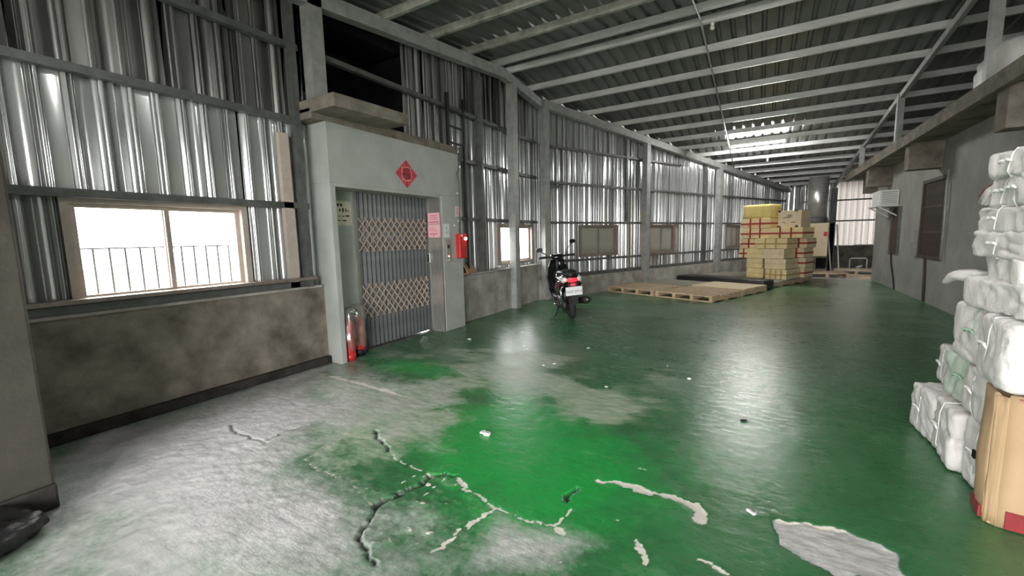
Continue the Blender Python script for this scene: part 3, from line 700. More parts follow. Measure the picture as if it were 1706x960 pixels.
rafter((2.13, -3.6), (2.13, RIDGE_Y), 0.06, 0.10); rafter((2.13, RIDGE_Y + .001), (2.22, 19.6), 0.06, 0.10)

# ================================================================== WINDOWS AND LIFT DOOR
def window(name, label, org, along, normal, w, z0, z1, fm, pm, bars=0, bar_z=None, split=0.5, depth=0.09, fw=0.05):
    r = tag(empty(name, (org[0], org[1], z0)), label, kind='structure')
    along = Vector(along); normal = Vector(normal); H = z1 - z0
    def bar(u0, u1, a, b_, d0, d1, nm, mt, par=r):
        p = [along * u + normal * d + Vector((0, 0, z)) for z in (a, b_) for u, d in ((u0, d0), (u1, d0), (u1, d1), (u0, d1))]
        return MB().add(p, [(3, 2, 1, 0), (4, 5, 6, 7), (0, 1, 5, 4), (1, 2, 6, 5), (2, 3, 7, 6), (3, 0, 4, 7)]).build(nm, mt, par)
    bar(0, w, 0, fw, -depth, 0.02, 'frame_rail', fm); bar(0, w, H - fw, H, -depth, 0.02, 'frame_rail', fm)
    bar(0, fw, fw, H - fw, -depth, 0.02, 'frame_stile', fm); bar(w - fw, w, fw, H - fw, -depth, 0.02, 'frame_stile', fm)
    m_ = w * split
    for i, (a, b_, d) in enumerate(((fw, m_ + 0.02, -0.01), (m_ - 0.02, w - fw, -0.04))):
        s = bar(a, a + 0.035, fw, H - fw, d - 0.02, d, 'sash', fm)
        bar(b_ - 0.035, b_, fw, H - fw, d - 0.02, d, 'sash_stile', fm, s)
        bar(a + .035, b_ - .035, fw, fw + 0.03, d - 0.02, d, 'sash_rail', fm, s); bar(a + .035, b_ - .035, H - fw - 0.03, H - fw, d - 0.02, d, 'sash_rail', fm, s)
        bar(a + .035, b_ - .035, fw + 0.03, H - fw - 0.03, d - 0.013, d - 0.008, 'pane', pm, s)
    if bars:
        for i in range(bars):
            u = fw + (w - 2 * fw) * (i + 0.5) / bars
            bar(u - 0.006, u + 0.006, 0, (bar_z or [H])[0], -depth - 0.10, -depth - 0.088, 'grille_bar', 'steel')
        for z in (bar_z or [H / 2]): bar(0, w, z - 0.006, z + 0.006, -depth - 0.112, -depth - 0.10, 'grille_bar', 'steel')
    return r
window('window_1', 'bright two pane sliding window in the front left wall', (-4.26, WIN1[0], 0), (0, 1, 0), (1, 0, 0), WIN1[1] - WIN1[0], WIN1[2], WIN1[3], 'alu_beige', 'pane', bars=12, bar_z=[0.42])
window('window_2', 'bright sliding window behind the pale column next to the lift', (-4.24, WIN2[0], 0), (0, 1, 0), (1, 0, 0), WIN2[1] - WIN2[0], WIN2[2], WIN2[3], 'alu_brown', 'pane', bars=0)
wl = ['dim frosted window just right of the scooter mirror', 'dim frosted window right of the second pale wall column', 'dim frosted window beside the stacked cartons']
for i, (a, b_, c, d) in enumerate(WA):
    q0 = ap(a, OF + 0.03)
    window('window_%d' % (i + 3), wl[i], (q0.x, q0.y, 0), AD, AN, b_ - a, c, d, 'alu_brown', 'pane_dim', bars=2 if i == 0 else 0, bar_z=[0.38])
# right wall shuttered window
q = tag(empty('window_6', (2.62, WR[0][0], WR[0][2])), 'brown barred window with slatted shutter in the right wall', kind='structure')
wy = WR[0][1] - WR[0][0]; wz = WR[0][3] - WR[0][2]
for d in ((-0.02, 0.2, 0, 0.06, 0, wz), (-0.02, 0.2, wy - 0.06, wy, 0, wz), (-0.02, 0.2, 0.06, wy - 0.06, 0, 0.06), (-0.02, 0.2, 0.06, wy - 0.06, wz - 0.06, wz)):
    box('window_frame', d, 'rust', q)
box('window_rail', (0.0, 0.05, 0.06, wy - 0.06, 0.46, 0.50), 'rust', q)
box('window_rail', (0.0, 0.05, 0.06, wy - 0.06, 0.92, 0.96), 'rust', q)
sb = MB().box(0.01, 0.03, -0.02, 0.02, 0.06, wz - 0.06).build('shutter_bar', 'rust', q, loc=(0, 0.12, 0))
for k in range(1, 15): copy_part(sb, q, loc=(0, 0.12 + k * (wy - 0.24) / 14, 0))
box('shutter_back', (0.12, 0.16, 0.06, wy - 0.06, 0.06, wz - 0.06), 'dark', q)
q2 = tag(empty('door_2', (2.62, 12.45, 0.80)), 'narrow dark recessed panel under the wall air conditioner', kind='structure')
box('door_leaf', (-0.03, 0.0, 0, 0.62, 0, 1.02), 'rust', q2)
box('door_frame', (-0.045, 0.0, -0.05, 0.0, -0.03, 1.05), 'steel', q2); box('door_frame', (-0.045, 0.0, 0.62, 0.67, -0.03, 1.05), 'steel', q2)

door = tag(empty('door_1', (-4.24, 3.48, 0)), 'dark folding lift gate with two bands of brown lattice', kind='structure')
DW = 1.245; DZ = 1.96; NS = 18
sw = DW / NS
zz = MB(); prof = [(0.0, 0.0), (sw * 0.5, 0.030), (sw, 0.0), (sw, 0.006), (sw * 0.5, 0.036), (0, 0.006)]
zz.prism(prof, (0, 0, 0.02), (0, 0, DZ), (0, 1, 0), (1, 0, 0))
s0 = zz.build('slat', 'slat', door)
for k in range(1, NS): copy_part(s0, door, loc=(0, k * sw, 0))
def lattice(zb, zt):
    H = zt - zb; stp = 0.104; run = 0.35; hw = 0.0085
    for sgn, xo in ((1, 0.040), (-1, 0.046)):
        k = -4
        while k * stp < DW - 0.04:
            ya, yb, za, zc = k * stp, k * stp + run, 0.0, H
            lo, hi = 0.01, DW - 0.045
            if ya < lo: za += (lo - ya) / run * H; ya = lo
            if yb > hi: zc -= (yb - hi) / run * H; yb = hi
            k += 1
            if yb - ya < 0.03: continue
            A = Vector((0, ya, za)); B = Vector((0, yb, zc))
            if sgn < 0: A.z, B.z = H - A.z, H - B.z
            d = (B - A).normalized(); nv = Vector((0, -d.z, d.y))
            vs = [p + nv * (hw * i) + Vector((x, 0, 0)) for x in (xo, xo + 0.004) for p, i in ((A, -1), (A, 1), (B, 1), (B, -1))]
            MB().add(vs, [(3, 2, 1, 0), (4, 5, 6, 7), (0, 1, 5, 4), (1, 2, 6, 5), (2, 3, 7, 6), (3, 0, 4, 7)]).build('lattice_bar', 'lattice', door, loc=(0, 0, zb))
lattice(1.22, 1.64); lattice(0.40, 0.82)
box('gate_stile', (0.0, 0.05, DW - 0.035, DW, 0.02, DZ), 'slat', door)
hnd = MB().tube([(0.05, DW - 0.018, 1.02), (0.075, DW - 0.018, 1.03), (0.075, DW - 0.018, 1.14), (0.05, DW - 0.018, 1.15)], 0.010).build('handle', 'white_plastic', door, smooth=True)
box('threshold', (-0.02, 0.10, 0, DW, 0, 0.010), 'steel', door)

# ================================================================== PALLETS, CARTONS
def gz(rot=0.0): return math.atan2(AN.y, AN.x) + rot      # local x -> t (towards the room), local y -> s (along the wall)
def pallet(s, t, label, w=1.28, d=1.18, z=0.0, group=None, board='wood', nb=7, seed=0):
    rnd = random.Random(seed); p = ap(s, t)
    r = tag(empty('wooden_pallet', (p.x, p.y, z), gz()), label, 'pallet', group)
    bw = d / nb * 0.78
    for k in range(nb):
        y = k * (d - bw) / (nb - 1)
        MB().box(0, w, y, y + bw, 0.105, 0.125 + rnd.uniform(-.002, .002)).build('deck_board', board, r)
    for k in range(4):
        x = k * (w - 0.07) / 3
        MB().box(x, x + 0.07, 0.01, d - 0.01, 0.02, 0.105).build('stringer', 'wood', r)
    for y in (0.0, d / 2 - 0.05, d - 0.10): MB().box(0, w, y, y + 0.10, 0.0, 0.02).build('bottom_board', 'wood', r)
    return r
pg = 'pallets along the rear left wall'
pallet(2.12, 0.08, 'front left wooden pallet nearest the scooter', group=pg, seed=1)
pallet(2.12, 1.42, 'front right wooden pallet with the corner nearest the viewer', group=pg, seed=2)
pallet(3.36, 0.08, 'greyish wooden pallet behind the front left pallet, against the wall', group=pg, board='wood_grey', seed=3)
pallet(3.36, 1.42, 'wooden pallet under the pale plywood board', group=pg, seed=4)
def board(name, s0, s1, t0, t1, z0, z1, material, label, cat):
    p = ap(s0, t0); r = MB().box(0, t1 - t0, 0, s1 - s0, 0, z1 - z0).build(name, material, None, bevel=0.004)
    r.location = (p.x, p.y, z0); r.rotation_euler = (0, 0, gz()); return tag(r, label, cat)
board('plywood_board', 3.50, 4.55, 1.46, 2.68, 0.128, 0.146, 'wood_new', 'pale new plywood board lying on the pallets', 'board')
# folded black sheet between the pallet groups
def lumpy(name, dims, material, seed, nx=18, ny=14, nz=3, round_=0.25, amp=0.02, parent=None, freq=3.0, smooth_=True):
    """rounded, wrinkled block centred in x and y with its base at z = 0"""
    a, b, c = dims; bm = bmesh.new(); bmesh.ops.create_cube(bm, size=2.0)
    bmesh.ops.subdivide_edges(bm, edges=bm.edges[:], cuts=nx, use_grid_fill=True)
    e = 2.0 / max(round_, 0.05)
    off = Vector((seed * 3.7, seed * 1.3, seed * 2.1))
    for v in bm.verts:
        p = v.co.copy(); L = (abs(p.x) ** e + abs(p.y) ** e + abs(p.z) ** e) ** (1 / e)
        p /= L; n = p.normalized()
        q = Vector((p.x * a / 2, p.y * b / 2, p.z * c / 2))
        d = noise.fractal(q * freq + off, 0.9, 2.0, 3) * amp + (abs(noise.noise(q * freq * 2.6 + off * 2)) - 0.25) * amp * 1.1
        q += Vector((n.x, n.y, n.z)) * d
        v.co = Vector((q.x, q.y, max(q.z + c / 2, 0.0)))
    me = bpy.data.meshes.new(name); bm.to_mesh(me); bm.free()
    for p in me.polygons: p.use_smooth = smooth_
    me.materials.append(M[material]); o = bpy.data.objects.new(name, me)
    return link(o, parent)
k = lumpy('folded_tarpaulin', (2.30, 0.56, 0.24), 'black_plastic', 3, nx=16, round_=0.22, amp=0.012)
p = ap(4.86, 1.48); k.location = (p.x, p.y, 0); k.rotation_euler = (0, 0, gz())
tag(k, 'black folded plastic tarpaulin lying between the pallet groups', 'tarpaulin')
for i, (s, t, lab) in enumerate(((5.16, 0.12, 'grey pallet behind the black tarpaulin, wall side'), (5.16, 1.34, 'grey pallet behind the black tarpaulin, aisle side'), (6.44, 0.12, 'pallet under the rear of the cartons, wall side'), (6.44, 1.34, 'pallet under the rear of the cartons, aisle side'))):
    pallet(s, t, lab, w=1.20, d=1.26, group='pallets under the cartons', board='wood_grey', seed=10 + i)

def strapped(name, label, s0, s1, t0, t1, z0, z1, material, cols=3, strap='strap', hband=True, side=True, cat='carton', tilt=0.0, group='cartons piled on the pallets', bev=0.012):
    p = ap((s0 + s1) / 2, (t0 + t1) / 2); w, d, h = t1 - t0, s1 - s0, z1 - z0
    r = tag(empty(name, (p.x, p.y, z0), gz(R(tilt))), label, cat, group)
    MB().box(-w / 2, w / 2, -d / 2, d / 2, 0.003, h - 0.003).build('carton_body', material, r, bevel=bev)
    e = 0.006
    if strap:
        for i in range(1, cols):
            x = -w / 2 + w * i / cols
            m_ = MB(); m_.box(x - 0.019, x + 0.019, -d / 2 - e, -d / 2 + 0.004, 0.006, h); m_.box(x - 0.019, x + 0.019, -d / 2 - e, d / 2 + e, h - 0.006, h + 0.003)
            m_.box(x - 0.019, x + 0.019, d / 2 - 0.004, d / 2 + e, 0.006, h); m_.build('strap', strap, r)
        if hband:
            z = h * 0.47; m_ = MB()
            m_.box(-w / 2 - e, w / 2 + e, -d / 2 - e, -d / 2 + 0.004, z - 0.021, z + 0.021); m_.box(-w / 2 - e, -w / 2 + 0.004, -d / 2, d / 2, z - 0.021, z + 0.021)
            m_.box(w / 2 - 0.004, w / 2 + e, -d / 2, d / 2, z - 0.021, z + 0.021); m_.build('strap', strap, r)
    # lid seam, a thin tan tape band at mid height
    if not strap:
        MB().box(-w / 2 - 0.002, w / 2 + 0.002, -d / 2 - 0.002, d / 2 + 0.002, h * 0.5 - 0.004, h * 0.5 + 0.004).build('tape_seam', 'strap_tan', r)
    return r
PZ = 0.128
CB = [ # s0,s1,t0,t1,z0,z1,mat,cols,strap,label
 (6.16, 6.78, 1.50, 1.93, .000, .265, 'carton_yellow', 1, None, 'plain yellow carton in the bottom row, left of the gap'),
 (6.03, 6.88, 2.04, 2.54, .000, .265, 'film', 4, 'strap_tan', 'film wrapped carton in the bottom row at the front right corner'),
 (6.20, 6.80, 1.47, 1.88, .265, .53, 'carton_yellow', 1, None, 'yellow carton in the second row, left of the gap'),
 (6.06, 6.80, 2.00, 2.50, .265, .53, 'film', 1, None, 'film wrapped carton in the second row at the right corner'),
 (6.26, 6.86, 1.24, 1.48, .53, .79, 'carton_yellow', 2, 'strap', 'small red strapped carton at the left end of the third row'),
 (6.16, 6.78, 1.49, 1.955, .53, .79, 'carton_yellow', 1, None, 'yellow carton in the middle of the third row'),
 (6.08, 6.76, 1.965, 2.44, .53, .79, 'film', 1, None, 'film wrapped carton at the right of the third row'),
 (6.24, 6.84, 1.27, 1.72, .79, 1.055, 'carton_yellow', 2, 'strap', 'red strapped carton at the left of the fourth row'),
 (6.08, 6.72, 1.73, 2.50, .79, 1.06, 'carton_yellow', 3, 'strap_tan', 'wide tan strapped carton at the right of the fourth row'),
 (6.16, 6.84, 1.31, 2.05, 1.06, 1.325, 'carton_yellow', 3, 'strap', 'lower of the two wide red strapped cartons under the yellow foam block'),
 (6.05, 6.75, 2.08, 2.84, 1.06, 1.325, 'carton_yellow', 3, 'strap', 'wide red strapped carton under the printed carton'),
 (6.16, 6.84, 1.31, 2.05, 1.325, 1.59, 'carton_yellow', 3, 'strap', 'wide red strapped carton directly under the yellow foam block'),
 (6.94, 7.54, 2.06, 2.62, .000, .265, 'carton_cream', 3, 'strap', 'red strapped carton at the bottom of the rear right column'),
 (6.94, 7.54, 2.06, 2.62, .265, .53, 'carton_cream', 3, 'strap', 'red strapped carton second from bottom in the rear right column'),
 (6.90, 7.52, 2.08, 2.60, .53, .79, 'carton_cream', 3, 'strap', 'red strapped carton third from bottom in the rear right column'),
 (6.88, 7.52, 2.10, 2.66, .79, 1.055, 'carton_cream', 3, 'strap', 'red strapped carton on top of the rear right column'),
 (6.95, 7.56, 1.20, 1.72, .000, .265, 'carton_yellow', 2, 'strap', 'carton at the bottom of the rear left column'),
 (6.95, 7.56, 1.18, 1.70, .265, .53, 'carton_yellow', 2, 'strap', 'carton second from bottom in the rear left column'),
]
for i, (s0, s1, t0, t1, z0, z1, mt, cols, st_, lab) in enumerate(CB):
    strapped('strapped_carton' if st_ else 'carton', lab, s0, s1, t0, t1, PZ + z0, PZ + z1, mt, cols, st_, tilt=random.uniform(-1.5, 1.5))
f = lumpy('foam_block', (0.76, 0.62, 0.36), 'foam_yellow', 5, nx=10, round_=0.12, amp=0.006)
p = ap(6.48, 1.70); f.location = (p.x, p.y, PZ + 1.592); f.rotation_euler = (0, 0, gz(R(1.5)))
tag(f, 'yellow foam block on top of the carton pile', 'foam block')
# printed cream carton on top right
p = ap(6.42, 2.50)
r = tag(empty('printed_carton', (p.x, p.y, PZ + 1.328), gz()), 'cream printed carton with brown corner tabs on top of the pile', 'carton', 'cartons piled on the pallets')
MB().box(-0.26, 0.26, -0.30, 0.30, 0, 0.42).build('carton_body', 'carton_cream', r, bevel=0.006)
for x0, x1, z0, z1 in ((-0.265, -0.20, -0.0, 0.045), (0.13, 0.20, 0.0, 0.05), (-0.265, -0.20, 0.385, 0.424), (0.10, 0.18, 0.39, 0.424)):
    MB().box(x0, x1, -0.304, -0.296, z0, z1).build('corner_tab', 'rust', r)
for z, x0, x1 in ((0.30, -0.04, 0.05), (0.265, -0.06, 0.06), (0.235, -0.15, 0.03), (0.115, -0.15, -0.08), (0.115, 0.04, 0.13)):
    MB().box(x0, x1, -0.3015, -0.299, z, z + 0.014).build('print_line', 'ink', r)

# ================================================================== WHITE BUNDLES AND OPEN BOX ON THE RIGHT
def wrapped(name, dims, material, seed, parent, n=22):
    """boxy cloth bundle: flat faces, soft corners, sharp fold creases and a pinched waist"""
    a, b, c = dims; bm = bmesh.new(); bmesh.ops.create_cube(bm, size=2.0)
    bmesh.ops.subdivide_edges(bm, edges=bm.edges[:], cuts=n, use_grid_fill=True)
    e = 2.0 / 0.17; off = Vector((seed * 3.7, seed * 1.3, seed * 2.1)); rnd = random.Random(seed)
    folds = [(Vector((rnd.uniform(-1, 1), rnd.uniform(-1, 1), rnd.uniform(-1, 1))).normalized(), rnd.uniform(-0.6, 0.6), rnd.uniform(0.03, 0.07), rnd.uniform(0.006, 0.014)) for _ in range(7)]
    for v in bm.verts:
        p = v.co.copy(); L = (abs(p.x) ** e + abs(p.y) ** e + abs(p.z) ** e) ** (1 / e); p /= L
        q = Vector((p.x * a / 2, p.y * b / 2, p.z * c / 2)); nrm = Vector((p.x ** 9 / a, p.y ** 9 / b, p.z ** 9 / c)).normalized()
        d = noise.noise(q * 4.0 + off) * 0.012
        w = q + Vector((noise.noise(q * 6 + off), noise.noise(q * 6 - off), noise.noise(q * 6 + off * 2))) * 0.05
        d -= abs(noise.noise(w * 11 + off)) * 0.016 - 0.004
        for dr, o_, wd, dp in folds:
            t_ = (w.dot(dr) / (max(dims) / 2) - o_) / wd
            if abs(t_) < 3: d -= dp * math.exp(-abs(t_) * 1.6)
        q += nrm * d
        v.co = Vector((q.x, q.y, max(q.z + c / 2, 0.0)))
    me = bpy.data.meshes.new(name); bm.to_mesh(me); bm.free()
    for p in me.polygons: p.use_smooth = True
    me.materials.append(M[material]); return link(bpy.data.objects.new(name, me), parent)
def bundle(label, x, y, z, w, d, h, seed, rz=0.0, tie='tie', mat_='sack', n=13, ry=0.0):
    r = tag(empty('cloth_bundle', (x, y, z), R(rz)), label, 'bundle', 'white bundles piled on the right')
    wrapped('wrap', (w, d, h), mat_, seed, r)
    rnd = random.Random(seed)
    if tie:
        for kx in ((rnd.uniform(-0.12, 0.12) * w),):
            pts = []; m_ = MB()
            for a in range(0, 25):
                q = 2 * math.pi * a / 24; e = 2.0 / 0.17
                cx, cz = math.cos(q), math.sin(q); L = (abs(cx) ** e + abs(cz) ** e) ** (1 / e)
                pts.append((kx + 0.02 * math.sin(3 * q), cx / L * d / 2 * 1.005, cz / L * h / 2 * 1.0 + h / 2))
            m_.tube(pts, 0.0035, 6, cap=False); m_.build('tie', tie, r, smooth=True)
        pts = []; ky = rnd.uniform(-0.1, 0.1) * d
        for a in range(0, 25):
            q = 2 * math.pi * a / 24; e = 2.0 / 0.17
            cx, cz = math.cos(q), math.sin(q); L = (abs(cx) ** e + abs(cz) ** e) ** (1 / e)
            pts.append((cx / L * w / 2 * 1.0, ky + 0.015 * math.sin(2 * q), cz / L * h / 2 * 1.0 + h / 2))
        MB().tube(pts, 0.0035, 6, cap=False).build('tie', tie, r, smooth=True)
        # knot with two ears on the aisle face
        kn = MB()
        for sgn in (-1, 1):
            kn.tube([(-w / 2 * 1.02, ky, h * 0.55), (-w / 2 - 0.02, ky + sgn * 0.025, h * 0.58), (-w / 2 - 0.015, ky + sgn * 0.05, h * 0.52)], [0.006, 0.009, 0.003], 6)
        kn.build('knot', tie, r, smooth=True)
    return r
BD = [
 # x, y, z, w(x), d(y), h, rz, tie, mat, label
 (1.185, 3.660, 0.000, 0.480, 0.380, 0.315, 4, 'tie', 'sack', 'white bundle on the floor at the far end of the bottom row'),
 (1.185, 3.290, 0.000, 0.480, 0.360, 0.345, -3, 'tie', 'sack', 'middle white bundle of the bottom row on the floor'),
 (1.205, 2.965, 0.000, 0.440, 0.280, 0.365, 2, 'tie', 'sack', 'white bundle on the floor directly behind the open carton'),
 (1.235, 3.360, 0.350, 0.460, 0.340, 0.280, 8, 'tie_green', 'sack_green', 'bundle with pale green wrap in the second row above the bottom bundles'),
 (1.215, 3.000, 0.360, 0.480, 0.380, 0.270, -4, 'tie', 'sack', 'white bundle in the second row above the open carton'),
 (1.285, 3.720, 0.320, 0.460, 0.340, 0.265, -6, 'tie', 'sack', 'white bundle set back at the far end of the second row'),
 (1.225, 3.140, 0.630, 0.510, 0.410, 0.322, 5, 'tie_green', 'sack', 'white bundle with green tie at the far end of the third row'),
 (1.155, 2.750, 0.630, 0.450, 0.360, 0.312, -3, 'tie', 'sack', 'white bundle at the near end of the third row, at the picture edge'),
 (1.205, 2.920, 0.935, 0.490, 0.590, 0.167, 3, None, 'sack', 'flat folded white bundle in the fourth layer'),
 (1.225, 2.920, 1.085, 0.470, 0.490, 0.127, -5, None, 'sack', 'thin crumpled white bundle in the fifth layer'),
 (1.215, 2.940, 1.195, 0.490, 0.550, 0.137, 2, 'tie', 'sack', 'lower of the two square white bundles with crossed ties'),
 (1.215, 2.940, 1.315, 0.490, 0.550, 0.137, -2, 'tie', 'sack', 'upper of the two square white bundles with crossed ties'),
 (1.195, 2.990, 1.435, 0.410, 0.250, 0.157, 6, 'tie', 'sack', 'small white bundle near the top, far side'),
 (1.175, 2.780, 1.435, 0.410, 0.250, 0.162, -4, 'tie', 'sack', 'small white bundle near the top, near side'),
 (1.175, 2.880, 1.575, 0.450, 0.350, 0.127, 3, 'tie', 'sack', 'topmost white bundle of the pile'),
 (1.760, 3.100, 0.000, 0.500, 0.800, 0.600, 0, None, 'sack', 'big white bundle at the foot of the pile, wall side'),
 (1.760, 3.050, 0.590, 0.480, 0.700, 0.500, 0, None, 'sack', 'big white bundle behind the middle of the pile, wall side'),
]
for i, (x, y, z, w, d, h, rz, tie, mt, lab) in enumerate(BD):
    bundle(lab, x, y, z, w, d, h, i + 1, rz, tie, mt)
def cloth_flap(name, label, pts, width, material, group=None, sag=0.02, th=0.006):
    """crumpled strip of cloth along a path"""
    P_ = [Vector(p) for p in pts]; rings = []
    n = len(P_)
    for i, p in enumerate(P_):
        d = (P_[min(i + 1, n - 1)] - P_[max(i - 1, 0)]).normalized(); sd = d.cross(Vector((0, 0, 1))).normalized(); up = sd.cross(d)
        w = width[i] if isinstance(width, (list, tuple)) else width; ring = []
        for k in range(9): u = k / 8 - 0.5; ring.append(p + sd * (u * w) + up * (sag * (1 - 4 * u * u) * math.cos(k * 1.9 + i) * 0.5 + th))
        for k in range(8, -1, -1): u = k / 8 - 0.5; ring.append(p + sd * (u * w) + up * (sag * (1 - 4 * u * u) * math.cos(k * 1.9 + i) * 0.5 - th))
        rings.append(ring)
    return tag(MB().loft(rings).build(name, material, None, smooth=True), label, 'cloth', group)
fr_ = []
for (x, y, z, hy, hz) in ((1.12, 3.06, 1.060, .03, .040), (1.06, 3.16, 1.070, .035, .045), (1.00, 3.27, 1.085, .035, .036), (0.975, 3.36, 1.082, .032, .030), (0.965, 3.43, 1.062, .026, .028), (0.96, 3.475, 1.036, .016, .018), (0.958, 3.49, 1.020, .004, .005)):
    fr_.append([(x + hy * math.cos(a) + 0.006 * math.sin(3 * a), y, z + hz * math.sin(a) + 0.004 * math.cos(5 * a)) for a in (2 * math.pi * k / 14 for k in range(14))])
tag(MB().loft(fr_).build('cloth_flap', 'sack', None, smooth=True), 'white cloth corner sticking out over the aisle from the fourth layer', 'cloth')
cloth_flap('cloth_flap', 'white cloth corner with a red edge near the top of the pile', [(1.10, 3.06, 1.555), (1.05, 3.12, 1.57), (1.02, 3.17, 1.535), (1.00, 3.21, 1.475)], [0.07, 0.06, 0.06, 0.04], 'sack', th=0.016)
tag(MB().tube([(1.08, 3.04, 1.600), (1.03, 3.13, 1.592), (0.995, 3.20, 1.55), (0.985, 3.235, 1.51)], 0.0022, 6).build('red_cord', 'strap', None, smooth=True), 'red cord over the white cloth corner near the pile top', 'cord')

# open cardboard box, near right
r = tag(empty('open_carton', (0.93, 2.63, 0), R(-6)), 'open brown cardboard box with red tape at the right edge', 'box')
w, d, h, th = 0.52, 0.18, 0.615, 0.006
def bulged(a, b, nrm, hh, amp, name, mt='carton', z0=0.0):
    """panel from a to b, bulging outwards in the middle"""
    a = Vector(a); b = Vector(b); nrm = Vector(nrm); n = 10; rows = []
    for j in range(n + 1):
        row = []
        for i in range(n + 1):
            u, v = i / n, j / n
            o = nrm * (amp * math.sin(math.pi * u) * math.sin(math.pi * min(1, v * 0.95 + 0.05)) + 0.004 * noise.noise(Vector((u * 5, v * 5, a.x * 9))))
            row.append(a.lerp(b, u) + o + Vector((0, 0, z0 + (hh - z0) * v)))
        rows.append(row)
    vs = []; fs = []; m1 = (n + 1)
    for off in (0.0, -th):
        for row in rows:
            for q in row: vs.append(q + nrm * off)
    N = m1 * m1
    for j in range(n):
        for i in range(n):
            k0 = j * m1 + i; fs.append((k0, k0 + 1, k0 + m1 + 1, k0 + m1)); fs.append((N + k0 + m1, N + k0 + m1 + 1, N + k0 + 1, N + k0))
    for i in range(n):
        for k0, k1 in ((i, i + 1), (n * m1 + i + 1, n * m1 + i)): fs.append((k1, k0, N + k0, N + k1))
        for k0, k1 in ((i * m1, (i + 1) * m1), ((i + 1) * m1 + n, i * m1 + n)): fs.append((k0, k1, N + k1, N + k0))
    return MB().add(vs, fs).build(name, mt, r, smooth=True)
bulged((0.035, 0, 0), (w, 0, 0), (0, -1, 0), h, 0.018, 'front_panel')
bulged((0, d, 0), (0, 0.03, 0), (-1, 0, 0), h, 0.022, 'side_panel')
bulged((0, 0.03, 0), (0.035, 0, 0), Vector((-0.65, -0.76, 0)), h - 0.01, 0.004, 'corner_panel')
bulged((w, 0, 0), (w, d, 0), (1, 0, 0), h, 0.01, 'side_panel')
bulged((w, d, 0), (0, d, 0), (0, 1, 0), h, 0.01, 'back_panel')
MB().box(0.01, w - 0.01, 0.01, d - 0.01, 0.004, 0.012).build('base_panel', 'carton', r)
# flaps folded inward / outward
MB().add([(0.04, 0.0, h - .004), (0.30, 0.0, h - .004), (0.30, 0.10, h - 0.07), (0.05, 0.10, h - 0.06), (0.04, 0.006, h + .002), (0.30, 0.006, h + .002), (0.30, 0.104, h - 0.064), (0.05, 0.104, h - 0.054)],
         [(3, 2, 1, 0), (4, 5, 6, 7), (0, 1, 5, 4), (1, 2, 6, 5), (2, 3, 7, 6), (3, 0, 4, 7)]).build('flap', 'carton', r)
MB().add([(0.0, 0.03, h), (0.0, d, h), (0.09, d, h - 0.09), (0.09, 0.05, h - 0.10), (0.006, 0.03, h + .004), (0.006, d, h + .004), (0.095, d, h - 0.085), (0.095, 0.05, h - 0.095)],
         [(0, 1, 2, 3), (7, 6, 5, 4), (4, 5, 1, 0), (5, 6, 2, 1), (6, 7, 3, 2), (7, 4, 0, 3)]).build('flap', 'carton', r)
MB().box(0.06, w, -0.012, -0.002, 0.004, 0.085).build('red_tape', 'red_tape', r)
MB().box(-0.012, 0.0, 0.05, d, 0.004, 0.06).build('red_tape', 'red_tape', r)
MB().add([(0.12, -0.022, h - 0.05), (0.40, -0.026, h - 0.05), (0.40, -0.020, h + 0.006), (0.16, -0.012, h + 0.006), (0.06, -0.010, h - 0.01),
          (0.12, -0.017, h - 0.05), (0.40, -0.021, h - 0.05), (0.40, -0.015, h + 0.006), (0.16, -0.007, h + 0.006), (0.06, -0.005, h - 0.01)],
         [(0, 1, 2, 3, 4), (9, 8, 7, 6, 5), (0, 5, 6, 1), (1, 6, 7, 2), (2, 7, 8, 3), (3, 8, 9, 4), (4, 9, 5, 0)]).build('red_tape', 'red_tape', r)
MB().box(-0.028, -0.018, 0.12, 0.155, 0.25, 0.285).build('hand_hole', 'dark', r)
# white things inside the box
k = lumpy('cloth_bundle', (0.28, 0.12, 0.18), 'sack', 31, nx=9, round_=0.5, amp=0.03, freq=7); k.location = (1.20, 2.70, 0.37)
k2 = lumpy('carton_filling', (0.46, 0.14, 0.35), 'carton', 32, nx=6, round_=0.2, amp=0.01, parent=r); k2.location = (0.26, 0.09, 0.014)
tag(k, 'crumpled white cloth inside the open cardboard box', 'cloth')

# sack on the mezzanine edge
k = lumpy('white_sack', (0.46, 1.30, 0.44), 'sack', 41, nx=12, round_=0.6, amp=0.03, freq=4)
k.location = (2.42, 7.45, 2.975); k.rotation_euler = (0, 0, R(-6)); tag(k, 'white sack lying on the mezzanine edge at the upper right', 'sack')

# ================================================================== SCOOTER
def sring(x, cy, cz, hw, hh, e=2.6, n=20, tilt=0.0):
    out = []
    for k in range(n):
        a = 2 * math.pi * k / n; c, s = math.cos(a), math.sin(a)
        py = math.copysign(abs(c) ** (2 / e), c) * hw; pz = math.copysign(abs(s) ** (2 / e), s) * hh
        out.append((x + tilt * pz, cy + py, cz + pz))
    return out
sct = tag(empty('motor_scooter', (-2.66, 6.42, 0), R(90 + 34)), 'black and dark red motor scooter parked on the green floor', 'scooter')
